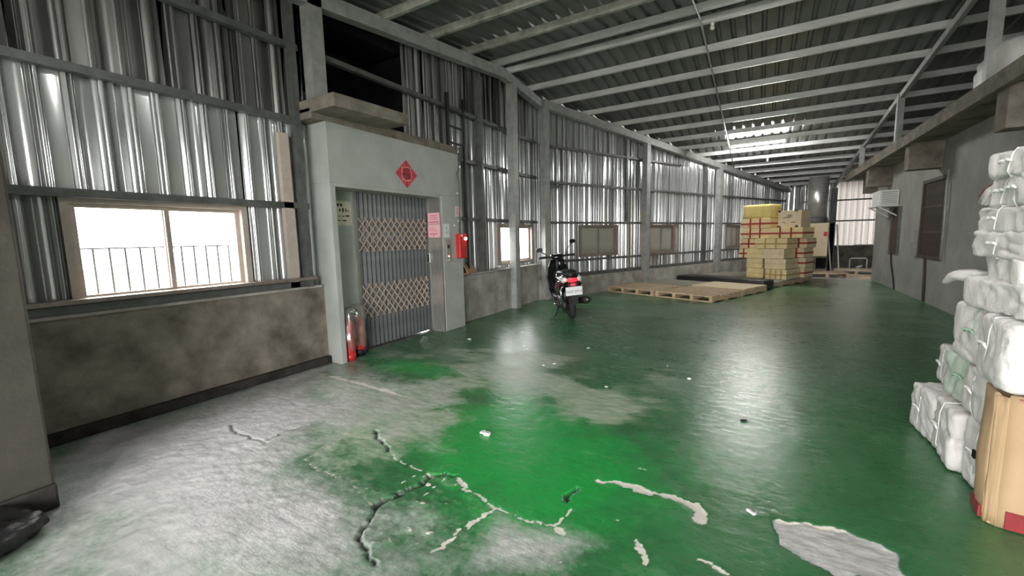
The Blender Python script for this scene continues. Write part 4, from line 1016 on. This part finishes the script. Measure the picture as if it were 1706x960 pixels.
# x forward, y left, z up; origin under the rear axle; leaned over on its side stand
lean = empty('scooter_lean'); bpy.data.objects.remove(lean, do_unlink=True)
sct.rotation_euler = (R(-5), 0, R(90 + 34)); sct.rotation_mode = 'XYZ'
def S(mb, name, mt, smooth_=True, bevel=0.0, parent=None): return mb.build(name, mt, parent or sct, smooth=smooth_, bevel=bevel)
for nm, x, rr in (('rear_wheel', 0.0, 0.225), ('front_wheel', 1.25, 0.225)):
    wv = S(MB().torus((x, 0, rr), rr - 0.05, 0.05, sx=1.05), nm, 'rubber')
    S(MB().tube([(x, -0.035, rr), (x, 0.035, rr)], 0.135, 20), 'rim', 'matt_black', False, parent=wv)
    S(MB().tube([(x, -0.06, rr), (x, 0.06, rr)], 0.035, 12), 'hub', 'chrome', parent=wv)
# rear body: tail cowl rises to the back
S(MB().loft([sring(-0.36, 0, 0.700, 0.045, 0.035), sring(-0.30, 0, 0.690, 0.135, 0.085), sring(-0.12, 0, 0.650, 0.170, 0.120), sring(0.12, 0, 0.590, 0.180, 0.160), sring(0.36, 0, 0.53, 0.172, 0.195), sring(0.52, 0, 0.50, 0.130, 0.19)]), 'tail_cowl', 'gloss_black')
for sg in (1, -1):
    S(MB().loft([[(x, sg * (y + dy), z + dz) for dy, dz in ((0, -hz), (0.018, -hz * .6), (0.022, 0), (0.016, hz * .6), (0, hz), (-0.02, 0))] for x, y, z, hz in ((-0.24, 0.146, 0.645, 0.02), (-0.12, 0.168, 0.610, 0.070), (0.06, 0.176, 0.565, 0.095), (0.24, 0.174, 0.52, 0.085), (0.38, 0.166, 0.48, 0.03))]), 'side_panel', 'wine')
    S(MB().loft([[(x, sg * (y + dy), z + dz) for dy, dz in ((0, -hz), (0.016, -hz * .5), (0.018, hz * .5), (0, hz), (-0.015, 0))] for x, y, z, hz in ((-0.31, 0.132, 0.665, 0.035), (-0.22, 0.156, 0.685, 0.022), (-0.05, 0.170, 0.705, 0.012), (0.14, 0.170, 0.705, 0.005))]), 'silver_stripe', 'silver')
    S(MB().loft([sring(-0.345, sg * 0.098, 0.690, 0.025, 0.030, n=12), sring(-0.31, sg * 0.118, 0.692, 0.035, 0.040, n=12), sring(-0.25, sg * 0.140, 0.695, 0.02, 0.03, n=12)]), 'turn_signal', 'lens_clear')
S(MB().loft([sring(-0.375, 0, 0.680, 0.070, 0.028, n=16), sring(-0.35, 0, 0.682, 0.088, 0.038, n=16), sring(-0.30, 0, 0.685, 0.090, 0.040, n=16)]), 'tail_light', 'lens_red')
S(MB().loft([sring(-0.24, 0, 0.770, 0.085, 0.020), sring(-0.15, 0, 0.785, 0.130, 0.035), sring(0.10, 0, 0.775, 0.145, 0.045), sring(0.34, 0, 0.745, 0.130, 0.045), sring(0.56, 0, 0.735, 0.085, 0.035), sring(0.60, 0, 0.73, 0.05, 0.02)]), 'seat', 'matt_black')
S(MB().tube([(-0.06, 0.13, 0.735), (-0.22, 0.125, 0.745), (-0.33, 0.09, 0.76), (-0.37, 0, 0.765), (-0.33, -0.09, 0.76), (-0.22, -0.125, 0.745), (-0.06, -0.13, 0.735)], 0.014), 'grab_rail', 'gloss_black')
# rear fender and plate
S(MB().loft([[(-0.33, -0.075, 0.63), (-0.33, 0.075, 0.63), (-0.25, 0.08, 0.63), (-0.25, -0.08, 0.63)], [(-0.40, -0.065, 0.44), (-0.40, 0.065, 0.44), (-0.37, 0.07, 0.44), (-0.37, -0.07, 0.44)], [(-0.38, -0.05, 0.30), (-0.38, 0.05, 0.30), (-0.36, 0.055, 0.30), (-0.36, -0.055, 0.30)]]), 'rear_fender', 'matt_black', False)
pl = S(MB().box(-0.004, 0.004, -0.13, 0.13, -0.07, 0.07), 'licence_plate', 'plate', False, bevel=0.003)
pl.location = (-0.405, 0, 0.515); pl.rotation_euler = (0, R(-10), 0)
text('plate_lettering', 'NXP-3713', 0.056, 'ink_blue', pl, (-0.0052, 0, -0.008), (R(90), 0, R(-90)))
S(MB().box(-0.012, 0.0, -0.035, 0.035, -0.018, 0.018), 'reflector', 'lens_red', False).location = (-0.370, 0, 0.612)
# engine, swing arm, exhaust
S(MB().loft([sring(-0.10, 0.105, 0.235, 0.045, 0.075, n=14), sring(0.06, 0.11, 0.25, 0.055, 0.095, n=14), sring(0.30, 0.11, 0.28, 0.055, 0.095, n=14), sring(0.46, 0.10, 0.30, 0.04, 0.06, n=14)]), 'transmission_case', 'matt_black')
S(MB().box(0.14, 0.46, -0.11, 0.07, 0.24, 0.44), 'engine', 'steel', False, bevel=0.03)
S(MB().tube([(0.02, 0.14, 0.24), (-0.04, 0.14, 0.56)], 0.022, 10), 'shock_absorber', 'chrome')
S(MB().tube([(0.34, -0.10, 0.20), (0.22, -0.17, 0.22), (0.14, -0.19, 0.27), (-0.16, -0.195, 0.32), (-0.36, -0.20, 0.35), (-0.40, -0.20, 0.355)], [0.018, 0.022, 0.055, 0.065, 0.062, 0.045], 16), 'exhaust', 'matt_black')
S(MB().tube([(-0.398, -0.20, 0.355), (-0.41, -0.20, 0.357)], 0.025, 12), 'exhaust_tip', 'chrome')
# under seat body, floorboard, leg shield
S(MB().loft([sring(0.30, 0, 0.44, 0.145, 0.16), sring(0.46, 0, 0.45, 0.13, 0.24), sring(0.58, 0, 0.46, 0.10, 0.24), sring(0.62, 0, 0.42, 0.08, 0.16)]), 'under_seat_panel', 'matt_black')
S(MB().loft([sring(0.40, 0, 0.285, 0.15, 0.055, e=4), sring(0.70, 0, 0.275, 0.165, 0.045, e=4), sring(0.98, 0, 0.29, 0.155, 0.050, e=4), sring(1.06, 0, 0.33, 0.12, 0.06, e=4)]), 'floorboard', 'matt_black')
def shield(z, x, hw, dp): return [(x + dp * (1 - (k / 6 - 1) ** 2) * 0.5 + (0.035 if side else 0), (k / 6 - 1) * hw, z) for side, ks in ((0, range(13)), (1, range(12, -1, -1))) for k in ks]
S(MB().loft([shield(0.26, 0.98, 0.15, 0.06), shield(0.42, 0.99, 0.20, 0.12), shield(0.62, 0.97, 0.215, 0.18), shield(0.80, 0.94, 0.185, 0.18), shield(0.94, 0.90, 0.12, 0.14)]), 'leg_shield', 'gloss_black')
S(MB().loft([sring(1.02, 0, 0.66, 0.11, 0.20), sring(1.14, 0, 0.62, 0.10, 0.17), sring(1.20, 0, 0.58, 0.05, 0.09)]), 'front_cowl', 'gloss_black')
S(MB().loft([[(1.25 + 0.255 * math.cos(a), dy, 0.225 + 0.255 * math.sin(a)) for dy in (-0.065, -0.03, 0.03, 0.065)] + [(1.25 + 0.24 * math.cos(a), dy, 0.225 + 0.24 * math.sin(a)) for dy in (0.065, -0.065)] for a in [R(20 + 14 * i) for i in range(11)]]), 'front_fender', 'gloss_black')
for sg in (1, -1): S(MB().tube([(1.25, sg * 0.075, 0.225), (1.10, sg * 0.06, 0.60)], 0.020, 10), 'fork_leg', 'steel')
S(MB().tube([(1.08, 0, 0.55), (0.94, 0, 0.95)], 0.03, 10), 'steering_column', 'matt_black')
hb = S(MB().loft([sring(0.82, 0, 0.985, 0.06, 0.025, n=16), sring(0.87, 0, 1.00, 0.12, 0.050, n=16), sring(0.97, 0, 1.00, 0.125, 0.060, n=16), sring(1.05, 0, 0.97, 0.07, 0.05, n=16)]), 'handlebar_cover', 'gloss_black')
S(MB().tube([(0.90, -0.22, 1.00), (0.90, 0.22, 1.00)], 0.02, 10), 'handlebar', 'matt_black')
S(MB().box(-0.03, 0.03, -0.07, 0.07, -0.004, 0.004), 'dashboard', 'lens_clear', False, parent=hb).location = (0.86, 0, 1.048)
for sg in (1, -1):
    S(MB().tube([(0.90, sg * 0.20, 1.0), (0.875, sg * 0.33, 1.0)], 0.022, 10), 'grip', 'rubber')
    S(MB().tube([(0.95, sg * 0.18, 0.99), (0.945, sg * 0.26, 0.985), (0.92, sg * 0.34, 0.98)], 0.008, 6), 'brake_lever', 'black_steel')
    mz = 0.0 if sg < 0 else -0.10
    mr = S(MB().tube([(0.92, sg * 0.17, 1.02), (0.93, sg * 0.21, 1.12 + mz * 0.6), (0.92, sg * 0.29, 1.21 + mz)], 0.009, 8), 'mirror_stem', 'black_steel')
    S(MB().loft([sring(0.905, sg * 0.31, 1.245 + mz, 0.060, 0.036, n=14), sring(0.915, sg * 0.31, 1.245 + mz, 0.062, 0.038, n=14), sring(0.94, sg * 0.31, 1.245 + mz, 0.04, 0.022, n=14)]), 'mirror', 'gloss_black', parent=mr)
    S(MB().loft([sring(0.9035, sg * 0.31, 1.245 + mz, 0.050, 0.029, n=14), sring(0.9045, sg * 0.31, 1.245 + mz, 0.052, 0.030, n=14)]), 'mirror_glass', 'dark_mirror', False, parent=mr)
S(MB().tube([(0.36, 0.12, 0.22), (0.30, 0.22, 0.03), (0.26, 0.25, 0.022)], [0.012, 0.012, 0.016], 8), 'side_stand', 'black_steel')
S(MB().tube([(0.30, 0.08, 0.20), (0.12, 0.10, 0.10), (0.12, -0.08, 0.10), (0.30, -0.08, 0.20)], 0.012, 8), 'centre_stand', 'black_steel')
S(MB().box(0.40, 0.50, 0.13, 0.21, 0.20, 0.225), 'foot_peg', 'chrome', False, bevel=0.006)

# ================================================================== THINGS ON THE LIFT SURROUND
LX = LF + 0.001
def sheet_on(name, label, y, z, w, h, mt, x=LX, cat='notice', group=None, rot=0.0, lines=(), ink='ink', normal='x', th=0.0025):
    """paper on a wall that faces +x (or -y when normal == 'y')"""
    r = empty(name, (x, y, z)); tag(r, label, cat, group)
    r.rotation_euler = (R(rot), 0, 0) if normal == 'x' else (0, R(rot), R(-90))
    MB().box(0, th, -w / 2, w / 2, -h / 2, h / 2).build('paper', mt, r)
    for (u0, u1, v, t_) in lines:
        MB().box(th - 0.0005, th + 0.0008, u0 * w, u1 * w, v * h, v * h + t_).build('print_line', ink, r)
    return r
# the red diamond
r = tag(empty('fortune_diamond', (LX, 4.09, 2.19)), 'red diamond paper with a round dark emblem on the lift lintel', 'decoration')
MB().add([(0.004 * k, y, z) for k in (0, 1) for y, z in ((-0.19, 0), (0, -0.175), (0.19, 0), (0, 0.175))], [(0, 1, 2, 3), (7, 6, 5, 4), (0, 4, 5, 1), (1, 5, 6, 2), (2, 6, 7, 3), (3, 7, 4, 0)]).build('paper', 'red_paper', r)
def disc(rad, x0, x1, n=24, rin=None, cy=0.0, cz=0.0):
    m_ = MB()
    m_.loft([[(x, cy + rad * math.cos(2 * math.pi * k / n), cz + rad * math.sin(2 * math.pi * k / n)) for k in range(n)] for x in (x0, x1)])
    return m_
disc(0.094, 0.004, 0.0052).build('emblem_ring', 'gold', r); disc(0.084, 0.0052, 0.0060).build('emblem_disc', 'red_paper', r)
text('emblem_character', '福', 0.155, 'ink', r, (0.0066, 0, -0.004), (R(90), 0, R(90)))
for a in range(8):
    q = 2 * math.pi * a / 8
    disc(0.010, 0.004, 0.0060, 8, cy=0.105 * math.cos(q), cz=0.105 * math.sin(q)).build('emblem_dot', 'gold' if a % 2 else 'ink', r)
for y, z in ((0.155, 0), (-0.155, 0), (0, 0.14), (0, -0.14)): disc(0.016, 0.004, 0.0052, 6, cy=y, cz=z).build('corner_dot', 'strap', r)
sheet_on('paper_notice', 'cream notice with dark handwriting on the recessed lift panel', 3.31, 1.68, 0.215, 0.28, 'cream_paper', x=-4.219, group='notices on the lift',
         lines=[(-0.40, -0.26, 0.28, 0.03), (-0.20, -0.06, 0.28, 0.03), (-0.26, -0.18, 0.06, 0.035), (-0.08, 0.02, 0.05, 0.045), (0.12, 0.20, 0.06, 0.035), (0.28, 0.34, 0.07, 0.02), (-0.38, -0.2, -0.14, 0.008), (-0.1, 0.05, -0.14, 0.01), (0.12, 0.36, -0.14, 0.018), (-0.40, -0.22, -0.32, 0.010), (-0.08, 0.16, -0.33, 0.014)])
# pink notices on the reveal (faces -y)
sheet_on('paper_notice', 'upper pink notice on the pale lift door jamb', 4.7235, 1.655, 0.215, 0.155, 'pink', x=-4.075, normal='y', group='notices on the lift', ink='pink_ink',
         lines=[(-0.36, 0.36, 0.22, 0.006), (-0.36, 0.30, 0.05, 0.006), (-0.36, 0.36, -0.12, 0.006), (-0.42, 0.42, -0.40, 0.014)])
sheet_on('paper_notice', 'lower pink notice with a dark heading on the lift door jamb', 4.7235, 1.475, 0.225, 0.185, 'pink', x=-4.080, normal='y', group='notices on the lift', ink='pink_ink',
         lines=[(-0.36, 0.10, 0.16, 0.006), (-0.36, 0.30, 0.02, 0.006), (-0.36, 0.30, -0.26, 0.012), (-0.08, 0.08, -0.40, 0.010)])
sheet_on('paper_notice', 'white notice with a grey symbol beside the pink notices', 4.845, 1.475, 0.135, 0.20, 'white_paper', group='notices on the lift',
         lines=[(-0.08, 0.08, 0.16, 0.006), (-0.12, 0.12, 0.10, 0.006), (-0.03, 0.03, 0.22, 0.02), (-0.3, 0.3, -0.10, 0.004), (-0.3, 0.3, -0.2, 0.004)], ink='steel')
sheet_on('paper_notice', 'pale pink notice with dark strokes above the red alarm box', 5.135, 1.76, 0.145, 0.15, 'pink_pale', group='notices on the lift',
         lines=[(-0.30, -0.08, 0.22, 0.008), (-0.30, -0.10, 0.05, 0.008), (-0.30, -0.06, -0.12, 0.008), (-0.30, -0.12, -0.28, 0.008), (0.10, 0.32, 0.20, 0.008), (0.14, 0.30, 0.02, 0.008), (0.10, 0.34, -0.16, 0.008)])
# call panel
r = tag(empty('lift_call_panel', (LX, 4.865, 1.02)), 'brushed metal lift call panel with lit button', 'call panel')
MB().box(0, 0.012, -0.045, 0.045, 0, 0.32).build('face_plate', 'alu', r, bevel=0.003)
MB().box(0.012, 0.014, -0.022, 0.022, 0.20, 0.25).build('display', 'ink', r)
k = MB().lathe([(0.016, 0), (0.016, 0.006), (0.012, 0.008)], 14).build('call_button', 'lamp_small', r); k.rotation_euler = (0, R(90), 0)
k.location = (0.011, 0, 0.085)
MB().box(0.012, 0.0135, -0.025, 0.025, 0.02, 0.04).build('label_plate', 'white_plastic', r)
# red fire alarm box
r = tag(empty('fire_alarm_box', (LX, 5.135, 1.065)), 'red fire alarm box with glowing lamp on the lift pilaster', 'fire alarm')
MB().box(0, 0.085, -0.085, 0.085, 0, 0.365).build('case', 'red', r, bevel=0.014, seg=3)
k = MB().lathe([(0.026, 0), (0.026, 0.010), (0.020, 0.024), (0.008, 0.031)], 16).build('alarm_lamp', 'led', r, smooth=True); k.rotation_euler = (0, R(90), 0)
k.location = (0.083, 0.045, 0.29)
k = MB().lathe([(0.016, 0), (0.016, 0.012), (0.010, 0.016)], 14).build('push_cap', 'lens_clear', r, smooth=True); k.rotation_euler = (0, R(90), 0)
k.location = (0.083, -0.045, 0.335)
for z, rr_ in ((0.155, 0.030), (0.075, 0.042)):
    k = MB().lathe([(rr_, 0), (rr_, 0.006), (rr_ * 0.8, 0.010), (rr_ * 0.5, 0.010), (rr_ * 0.45, 0.004)], 20).build('bell_ring', 'strap', r, smooth=True); k.rotation_euler = (0, R(90), 0)
    k.location = (0.083, 0.03, z)
# cables and conduit down the lift corner
tag(MB().tube([(-3.93, 5.17, 2.62), (-3.925, 5.15, 2.40), (-3.93, 5.12, 2.28), (-3.935, 5.155, 2.20), (-3.935, 5.16, 1.85), (-3.935, 5.135, 1.43)], 0.010, 8).build('cable', 'steel', None, smooth=True), 'grey cable running down to the fire alarm box', 'cable')
tag(MB().tube([(-3.93, 5.19, 2.70), (-3.915, 5.18, 2.46), (-3.93, 5.10, 2.30)], 0.008, 8).build('cable', 'steel', None, smooth=True), 'short looped grey cable at the lintel corner', 'cable')
for z, y, lab in ((2.03, 5.13, 'white plastic clip above the pale pink notice'), (1.62, 5.13, 'white plastic clip below the pale pink notice'), (1.555, 5.03, 'small round white button left of the alarm box cable')):
    k = MB().lathe([(0.016, 0), (0.016, 0.008), (0.008, 0.014)], 12).build('wall_clip', 'white_plastic', None, smooth=True)
    k.location = (LX, y, z); k.rotation_euler = (0, R(90), 0); tag(k, lab, 'clip')
# black ladder rack over the lift
r = tag(empty('ladder_frame', (-4.13, 5.22, 2.74)), 'black steel ladder frame standing above the lift corner', 'ladder')
box('rail', (-0.02, 0.02, -0.05, 0.0, 0, 0.78), 'black_steel', r); box('rail', (-0.015, 0.015, 0.36, 0.39, -1.90, 0.78), 'black_steel', r)
for z in (0.06, 0.30, 0.54): box('rung', (-0.012, 0.012, 0.0, 0.36, z, z + 0.025), 'black_steel', r)

# fire extinguishers in clear bags
def extinguisher(x, y, rad, h, label, seed, red_top):
    r = tag(empty('fire_extinguisher', (x, y, 0), R(-90 + seed * 40)), label, 'extinguisher', 'bagged extinguishers by the lift')
    body = MB().lathe([(rad * 0.96, 0.0), (rad, 0.015), (rad, h * 0.72), (rad * 0.9, h * 0.78), (rad * 0.5, h * 0.84), (rad * 0.28, h * 0.86), (rad * 0.28, h * 0.89)], 22).build('cylinder', 'red', r, smooth=True)
    MB().lathe([(rad * 1.02, 0.0), (rad * 1.02, 0.08)], 22).build('base_ring', 'red' if red_top else 'black_plastic', r, smooth=True)
    MB().box(-0.02, 0.02, -0.02, 0.02, h * 0.88, h * 0.95).build('valve', 'chrome', r, bevel=0.004)
    MB().tube([(0, 0, h * 0.95), (0.05, 0, h * 0.98), (0.10, 0, h * 0.96)], 0.008, 6).build('handle', 'black_steel', r, smooth=True)
    MB().tube([(0.02, 0.0, h * 0.90), (rad * 0.9, 0.03, h * 0.86), (rad * 1.12, 0.03, h * 0.6), (rad * 1.12, 0.03, h * 0.35)], 0.010, 6).build('hose', 'rubber', r, smooth=True)
    bag = lumpy('clear_bag', (rad * 2.5, rad * 2.5, h * 0.92), 'film_clear', seed, nx=11, round_=0.5, amp=0.022, parent=r, freq=9); bag.location = (0, 0, h * 0.17)
    return r
extinguisher(-4.02, 3.115, 0.062, 0.55, 'red fire extinguisher nearest the lift corner, in a clear bag', 3, True)
extinguisher(-4.09, 3.30, 0.070, 0.56, 'red fire extinguisher with dark base, nearest the folding gate', 6, False)

# carton scrap on the sill
r = tag(empty('cardboard_scrap', (-4.17, 5.62, 0.786), R(15)), 'folded brown cardboard scrap on the sill beside the alarm', 'cardboard')
MB().add([(-0.07, -0.18, 0.02), (0.07, -0.20, 0), (0.09, 0.20, 0.0), (-0.06, 0.18, 0.03), (-0.07, -0.18, 0.03), (0.07, -0.20, 0.012), (0.09, 0.20, 0.012), (-0.06, 0.18, 0.04)], [(3, 2, 1, 0), (4, 5, 6, 7), (0, 1, 5, 4), (1, 2, 6, 5), (2, 3, 7, 6), (3, 0, 4, 7)]).build('lower_sheet', 'carton', r)
MB().add([(0.075, -0.20, 0.010), (0.09, 0.20, 0.010), (0.0, 0.17, 0.135), (-0.02, -0.14, 0.15), (0.085, -0.20, 0.012), (0.10, 0.20, 0.012), (0.01, 0.17, 0.142), (-0.01, -0.14, 0.157)], [(3, 2, 1, 0), (4, 5, 6, 7), (0, 1, 5, 4), (1, 2, 6, 5), (2, 3, 7, 6), (3, 0, 4, 7)]).build('raised_flap', 'carton', r)
MB().add([(-0.06, 0.17, 0.03), (-0.07, -0.17, 0.03), (-0.05, -0.15, 0.12), (-0.04, 0.15, 0.10), (-0.068, 0.17, 0.03), (-0.078, -0.17, 0.03), (-0.058, -0.15, 0.12), (-0.048, 0.15, 0.10)], [(3, 2, 1, 0), (4, 5, 6, 7), (0, 1, 5, 4), (1, 2, 6, 5), (2, 3, 7, 6), (3, 0, 4, 7)]).build('side_flap', 'carton', r)

# black plastic sheet by the pier
k = lumpy('crumpled_bag', (0.40, 0.62, 0.12), 'black_plastic', 51, nx=16, round_=0.6, amp=0.03, freq=6)
k.location = (-2.95, 0.16, 0.0); k.rotation_euler = (0, 0, R(12)); tag(k, 'crumpled black plastic bag at the foot of the left pier', 'plastic bag')

# ================================================================== CEILING FITTINGS
def batten_lamp(x, y, yp, label, tm='tube'):
    r = tag(empty('fluorescent_lamp', (x, y, roof_z(yp) - 0.045)), label, 'lamp', 'fluorescent lamps under the roof')
    MB().box(-0.64, 0.64, -0.03, 0.03, 0.0, 0.045).build('batten', 'white_plastic', r, bevel=0.004)
    MB().tube([(-0.60, 0, -0.030), (0.60, 0, -0.030)], 0.018, 12).build('tube', tm, r, smooth=True)
    for sg in (-1, 1): MB().box(sg * 0.62 - 0.018, sg * 0.62 + 0.018, -0.02, 0.02, -0.05, 0.0).build('lamp_holder', 'white_plastic', r, bevel=0.003)
batten_lamp(-0.20, 13.0, 12.98, 'lit fluorescent batten lamp under the rear roof purlins')
batten_lamp(-0.20, 2.2, 2.2, 'lit fluorescent batten lamp overhead, in front of the ridge', 'tube_near')
def lamp_holder(x, y, label):
    z = roof_z(y); r = tag(empty('bulb_lamp', (x, y, z - 0.11)), label, 'lamp', 'small ceiling bulbs')
    MB().lathe([(0.018, 0.06), (0.028, 0.08), (0.028, 0.108)], 14).build('socket', 'white_plastic', r, smooth=True)
    MB().lathe([(0.004, 0.0), (0.024, 0.008), (0.032, 0.03), (0.026, 0.05), (0.016, 0.065)], 16).build('bulb', 'lens_clear', r, smooth=True)
lamp_holder(-0.72, 6.92, 'small white bulb under the roof ridge'); lamp_holder(0.05, 14.80, 'small white bulb beyond the fluorescent lamp')
for k_, (ya, yb) in enumerate(((-3.0, RIDGE_Y), (RIDGE_Y, 16.6))):
    tag(MB().tube([(-0.86, ya, roof_z(ya) - 0.016), (-0.86, yb, roof_z(yb) - 0.016)], 0.014, 8).build('conduit', 'steel_pale', None, smooth=True), ['grey conduit along the near roof slope', 'grey conduit along the rear roof slope leading to the lamp'][k_], 'conduit')

# ================================================================== RIGHT WALL FITTINGS
r = tag(empty('air_conditioner', (2.62, 12.70, 1.90)), 'white wall air conditioner on a bracket, far end of the right wall', 'air conditioner')
MB().box(-0.34, -0.005, 0.0, 0.80, 0.0, 0.34).build('casing', 'white_plastic', r, bevel=0.012)
for k in range(7): MB().box(-0.30, -0.04, -0.006, 0.002, 0.04 + k * 0.04, 0.055 + k * 0.04).build('louvre', 'steel_pale', r)
MB().box(-0.40, 0.0, -0.04, 0.84, -0.035, -0.005).build('bracket_shelf', 'white_plastic', r)
MB().beam((-0.38, 0.82, -0.02), (-0.005, 0.82, -0.26), 0.025, 0.025).build('bracket_arm', 'white_plastic', r)
MB().beam((-0.38, -0.02, -0.02), (-0.005, -0.02, -0.26), 0.025, 0.025).build('bracket_arm', 'white_plastic', r)
tag(MB().tube([(2.60, 12.95, 0.80), (2.595, 12.85, 0.55), (2.60, 12.6, 0.25), (2.60, 12.45, 0.01)], 0.014, 8).build('cable', 'black_steel', None, smooth=True), 'dark cable curving down the right wall below the air conditioner', 'cable')
tag(MB().tube([(2.595, 10.55, 0.80), (2.60, 10.50, 0.4), (2.60, 10.45, 0.01)], 0.020, 8).build('pipe', 'rust', None, smooth=True), 'dark pipe running down from the brown barred window', 'pipe')
tag(MB().tube([(2.585, 9.72, 2.30), (2.585, 9.70, 0.82)], 0.016, 8).build('pipe', 'steel_pale', None, smooth=True), 'pale vertical pipe beside the brown barred window', 'pipe')
r = tag(empty('meter_box', (2.62, 11.10, 0.82)), 'narrow grey meter box beside the brown barred window', 'meter box')
MB().box(-0.07, -0.002, 0, 0.16, 0, 0.5).build('case', 'plaster', r, bevel=0.006); MB().box(-0.075, -0.068, 0.03, 0.13, 0.28, 0.44).build('cover', 'steel_pale', r)

# ================================================================== FAR END CLUTTER
r = tag(empty('dust_collector', (1.50, 16.9, 0)), 'tall machine with a stainless duct at the far end', 'machine')
MB().lathe([(0.27, 1.75), (0.27, 3.05)], 32).build('duct', 'stainless', r, smooth=True)
MB().lathe([(0.29, 1.60), (0.30, 1.63), (0.30, 1.75), (0.28, 1.78)], 32).build('collar', 'steel', r, smooth=True)
MB().box(-0.20, 0.30, -0.28, 0.28, 0.55, 1.60).build('cabinet', 'carton_cream', r, bevel=0.015)
MB().box(-0.20, 0.30, -0.26, 0.28, 0.0, 0.55).build('plinth', 'concrete', r, bevel=0.01)
MB().box(0.02, 0.28, -0.29, -0.27, 0.16, 0.50).build('opening', 'dark', r)
MB().box(0.18, 0.28, -0.286, -0.278, 1.18, 1.32).build('warning_label', 'red_paper', r)
for (x0, y0, x1, y1, h, lab) in ((1.98, 17.1, 1.84, 17.4, 1.62, 'white pole leaning right of the tall machine'), (2.20, 17.2, 2.12, 17.6, 1.55, 'white pole leaning against the dark post'), (1.20, 16.1, 1.16, 16.2, 1.35, 'white pole standing right of the cartons')):
    tag(MB().tube([(x0, y0, 0.0), (x1, y1, h)], 0.022, 8).build('leaning_pole', 'white_plastic', None, smooth=True), lab, 'pole')
r = tag(empty('black_post', (2.00, 17.62, 0)), 'dark post between the leaning white poles', 'post')
box('post_body', (-0.05, 0.05, -0.05, 0.05, 0.02, 1.6), 'dark', r, bevel=0.008); box('foot_plate', (-0.12, 0.12, -0.12, 0.12, 0, 0.02), 'steel', r)
def flat_pallet(x, y, rz, w, d, label, board='wood'):
    r = tag(empty('wooden_pallet', (x, y, 0), R(rz)), label, 'pallet', 'pallets at the far end')
    for k in range(6): MB().box(0, w, k * d / 6, k * d / 6 + d / 6 * 0.8, 0.10, 0.12).build('deck_board', board, r)
    for k in range(3): MB().box(k * (w - 0.08) / 2, k * (w - 0.08) / 2 + 0.08, 0.01, d - 0.01, 0, 0.10).build('stringer', 'wood', r)
flat_pallet(1.16, 15.15, 4, 1.05, 1.0, 'dark fronted pallet on the floor below the tall machine')
flat_pallet(2.0, 16.6, -8, 1.1, 0.9, 'pale pallet on the bare floor at the far end', 'wood_new')
rnd = random.Random(5)
pl_lab = ['long pale plank lying beside the far pallet', 'short pale plank nearest the right wall corner', 'thin pale plank lying across the far floor', 'narrow plank at the edge of the green paint', 'pale plank tilted behind the far pallet']
for i, (x, y, a, L, wd) in enumerate(((2.35, 15.75, 25, 0.75, 0.11), (2.70, 15.35, -40, 0.55, 0.09), (2.15, 15.55, 60, 0.5, 0.07), (2.55, 14.98, 10, 0.4, 0.06), (2.75, 16.1, -20, 0.8, 0.1))):
    k = MB().box(-L / 2, L / 2, -wd / 2, wd / 2, 0, 0.028).build('plank', 'wood_new', None, bevel=0.003); k.location = (x, y, 0.0); k.rotation_euler = (0, 0, R(a)); tag(k, pl_lab[i], 'plank', 'loose planks at the far end')
r = tag(empty('pipe_stand', (2.62, 18.3, 0)), 'white pipe frame standing before the far wall', 'pipe frame')
MB().tube([(0, 0, 0), (0, 0, 0.36), (0.04, 0, 0.40), (0.42, 0, 0.40), (0.46, 0, 0.36), (0.46, 0, 0)], 0.022, 10).build('hoop', 'white_plastic', r, smooth=True)
MB().lathe([(0.03, 0), (0.03, 0.04)], 12).build('foot', 'white_plastic', r); MB().tube([(0.25, 0.0, 0.10), (0.25, 0.0, 0.0)], 0.03, 10).build('valve_stub', 'white_plastic', r, smooth=True)
MB().tube([(0.18, 0, 0.10), (0.34, 0, 0.14)], 0.035, 10).build('valve', 'white_plastic', r, smooth=True)

# ================================================================== LITTER ON THE FLOOR
LT = [((-1.60, 2.30), 0.05, 'pale paint chip left of the green centre patch'), ((-0.06, 3.34), 0.03, 'small dark chip in the lamp reflection'), ((-0.53, 4.12), 0.035, 'white scrap right of the floor centre'), ((-0.79, 4.45), 0.022, 'tiny white scrap beyond the floor centre'),
      ((-1.94, 3.90), 0.022, 'left of two tiny white scraps past the faded patch'), ((-1.86, 4.00), 0.022, 'right of two tiny white scraps past the faded patch'), ((-3.35, 4.50), 0.035, 'white scrap on the floor before the lift pilaster'), ((-1.76, 4.75), 0.03, 'white scrap on the floor before the scooter'),
      ((0.01, 2.21), 0.03, 'white scrap between the curved crack and the grey patch'), ((-1.15, 3.57), 0.018, 'tiny white scrap between lift and lamp reflection')]
for i, ((x, y), s, lab) in enumerate(LT):
    k = lumpy('floor_scrap', (s * 1.7, s, s * 0.35), 'dark' if i == 1 else 'white_paper', 60 + i, nx=4, round_=0.7, amp=s * 0.25, freq=30); k.location = (x, y, 0.001); k.rotation_euler = (0, 0, R(40 * i))
    tag(k, lab, 'scrap', 'litter on the floor')
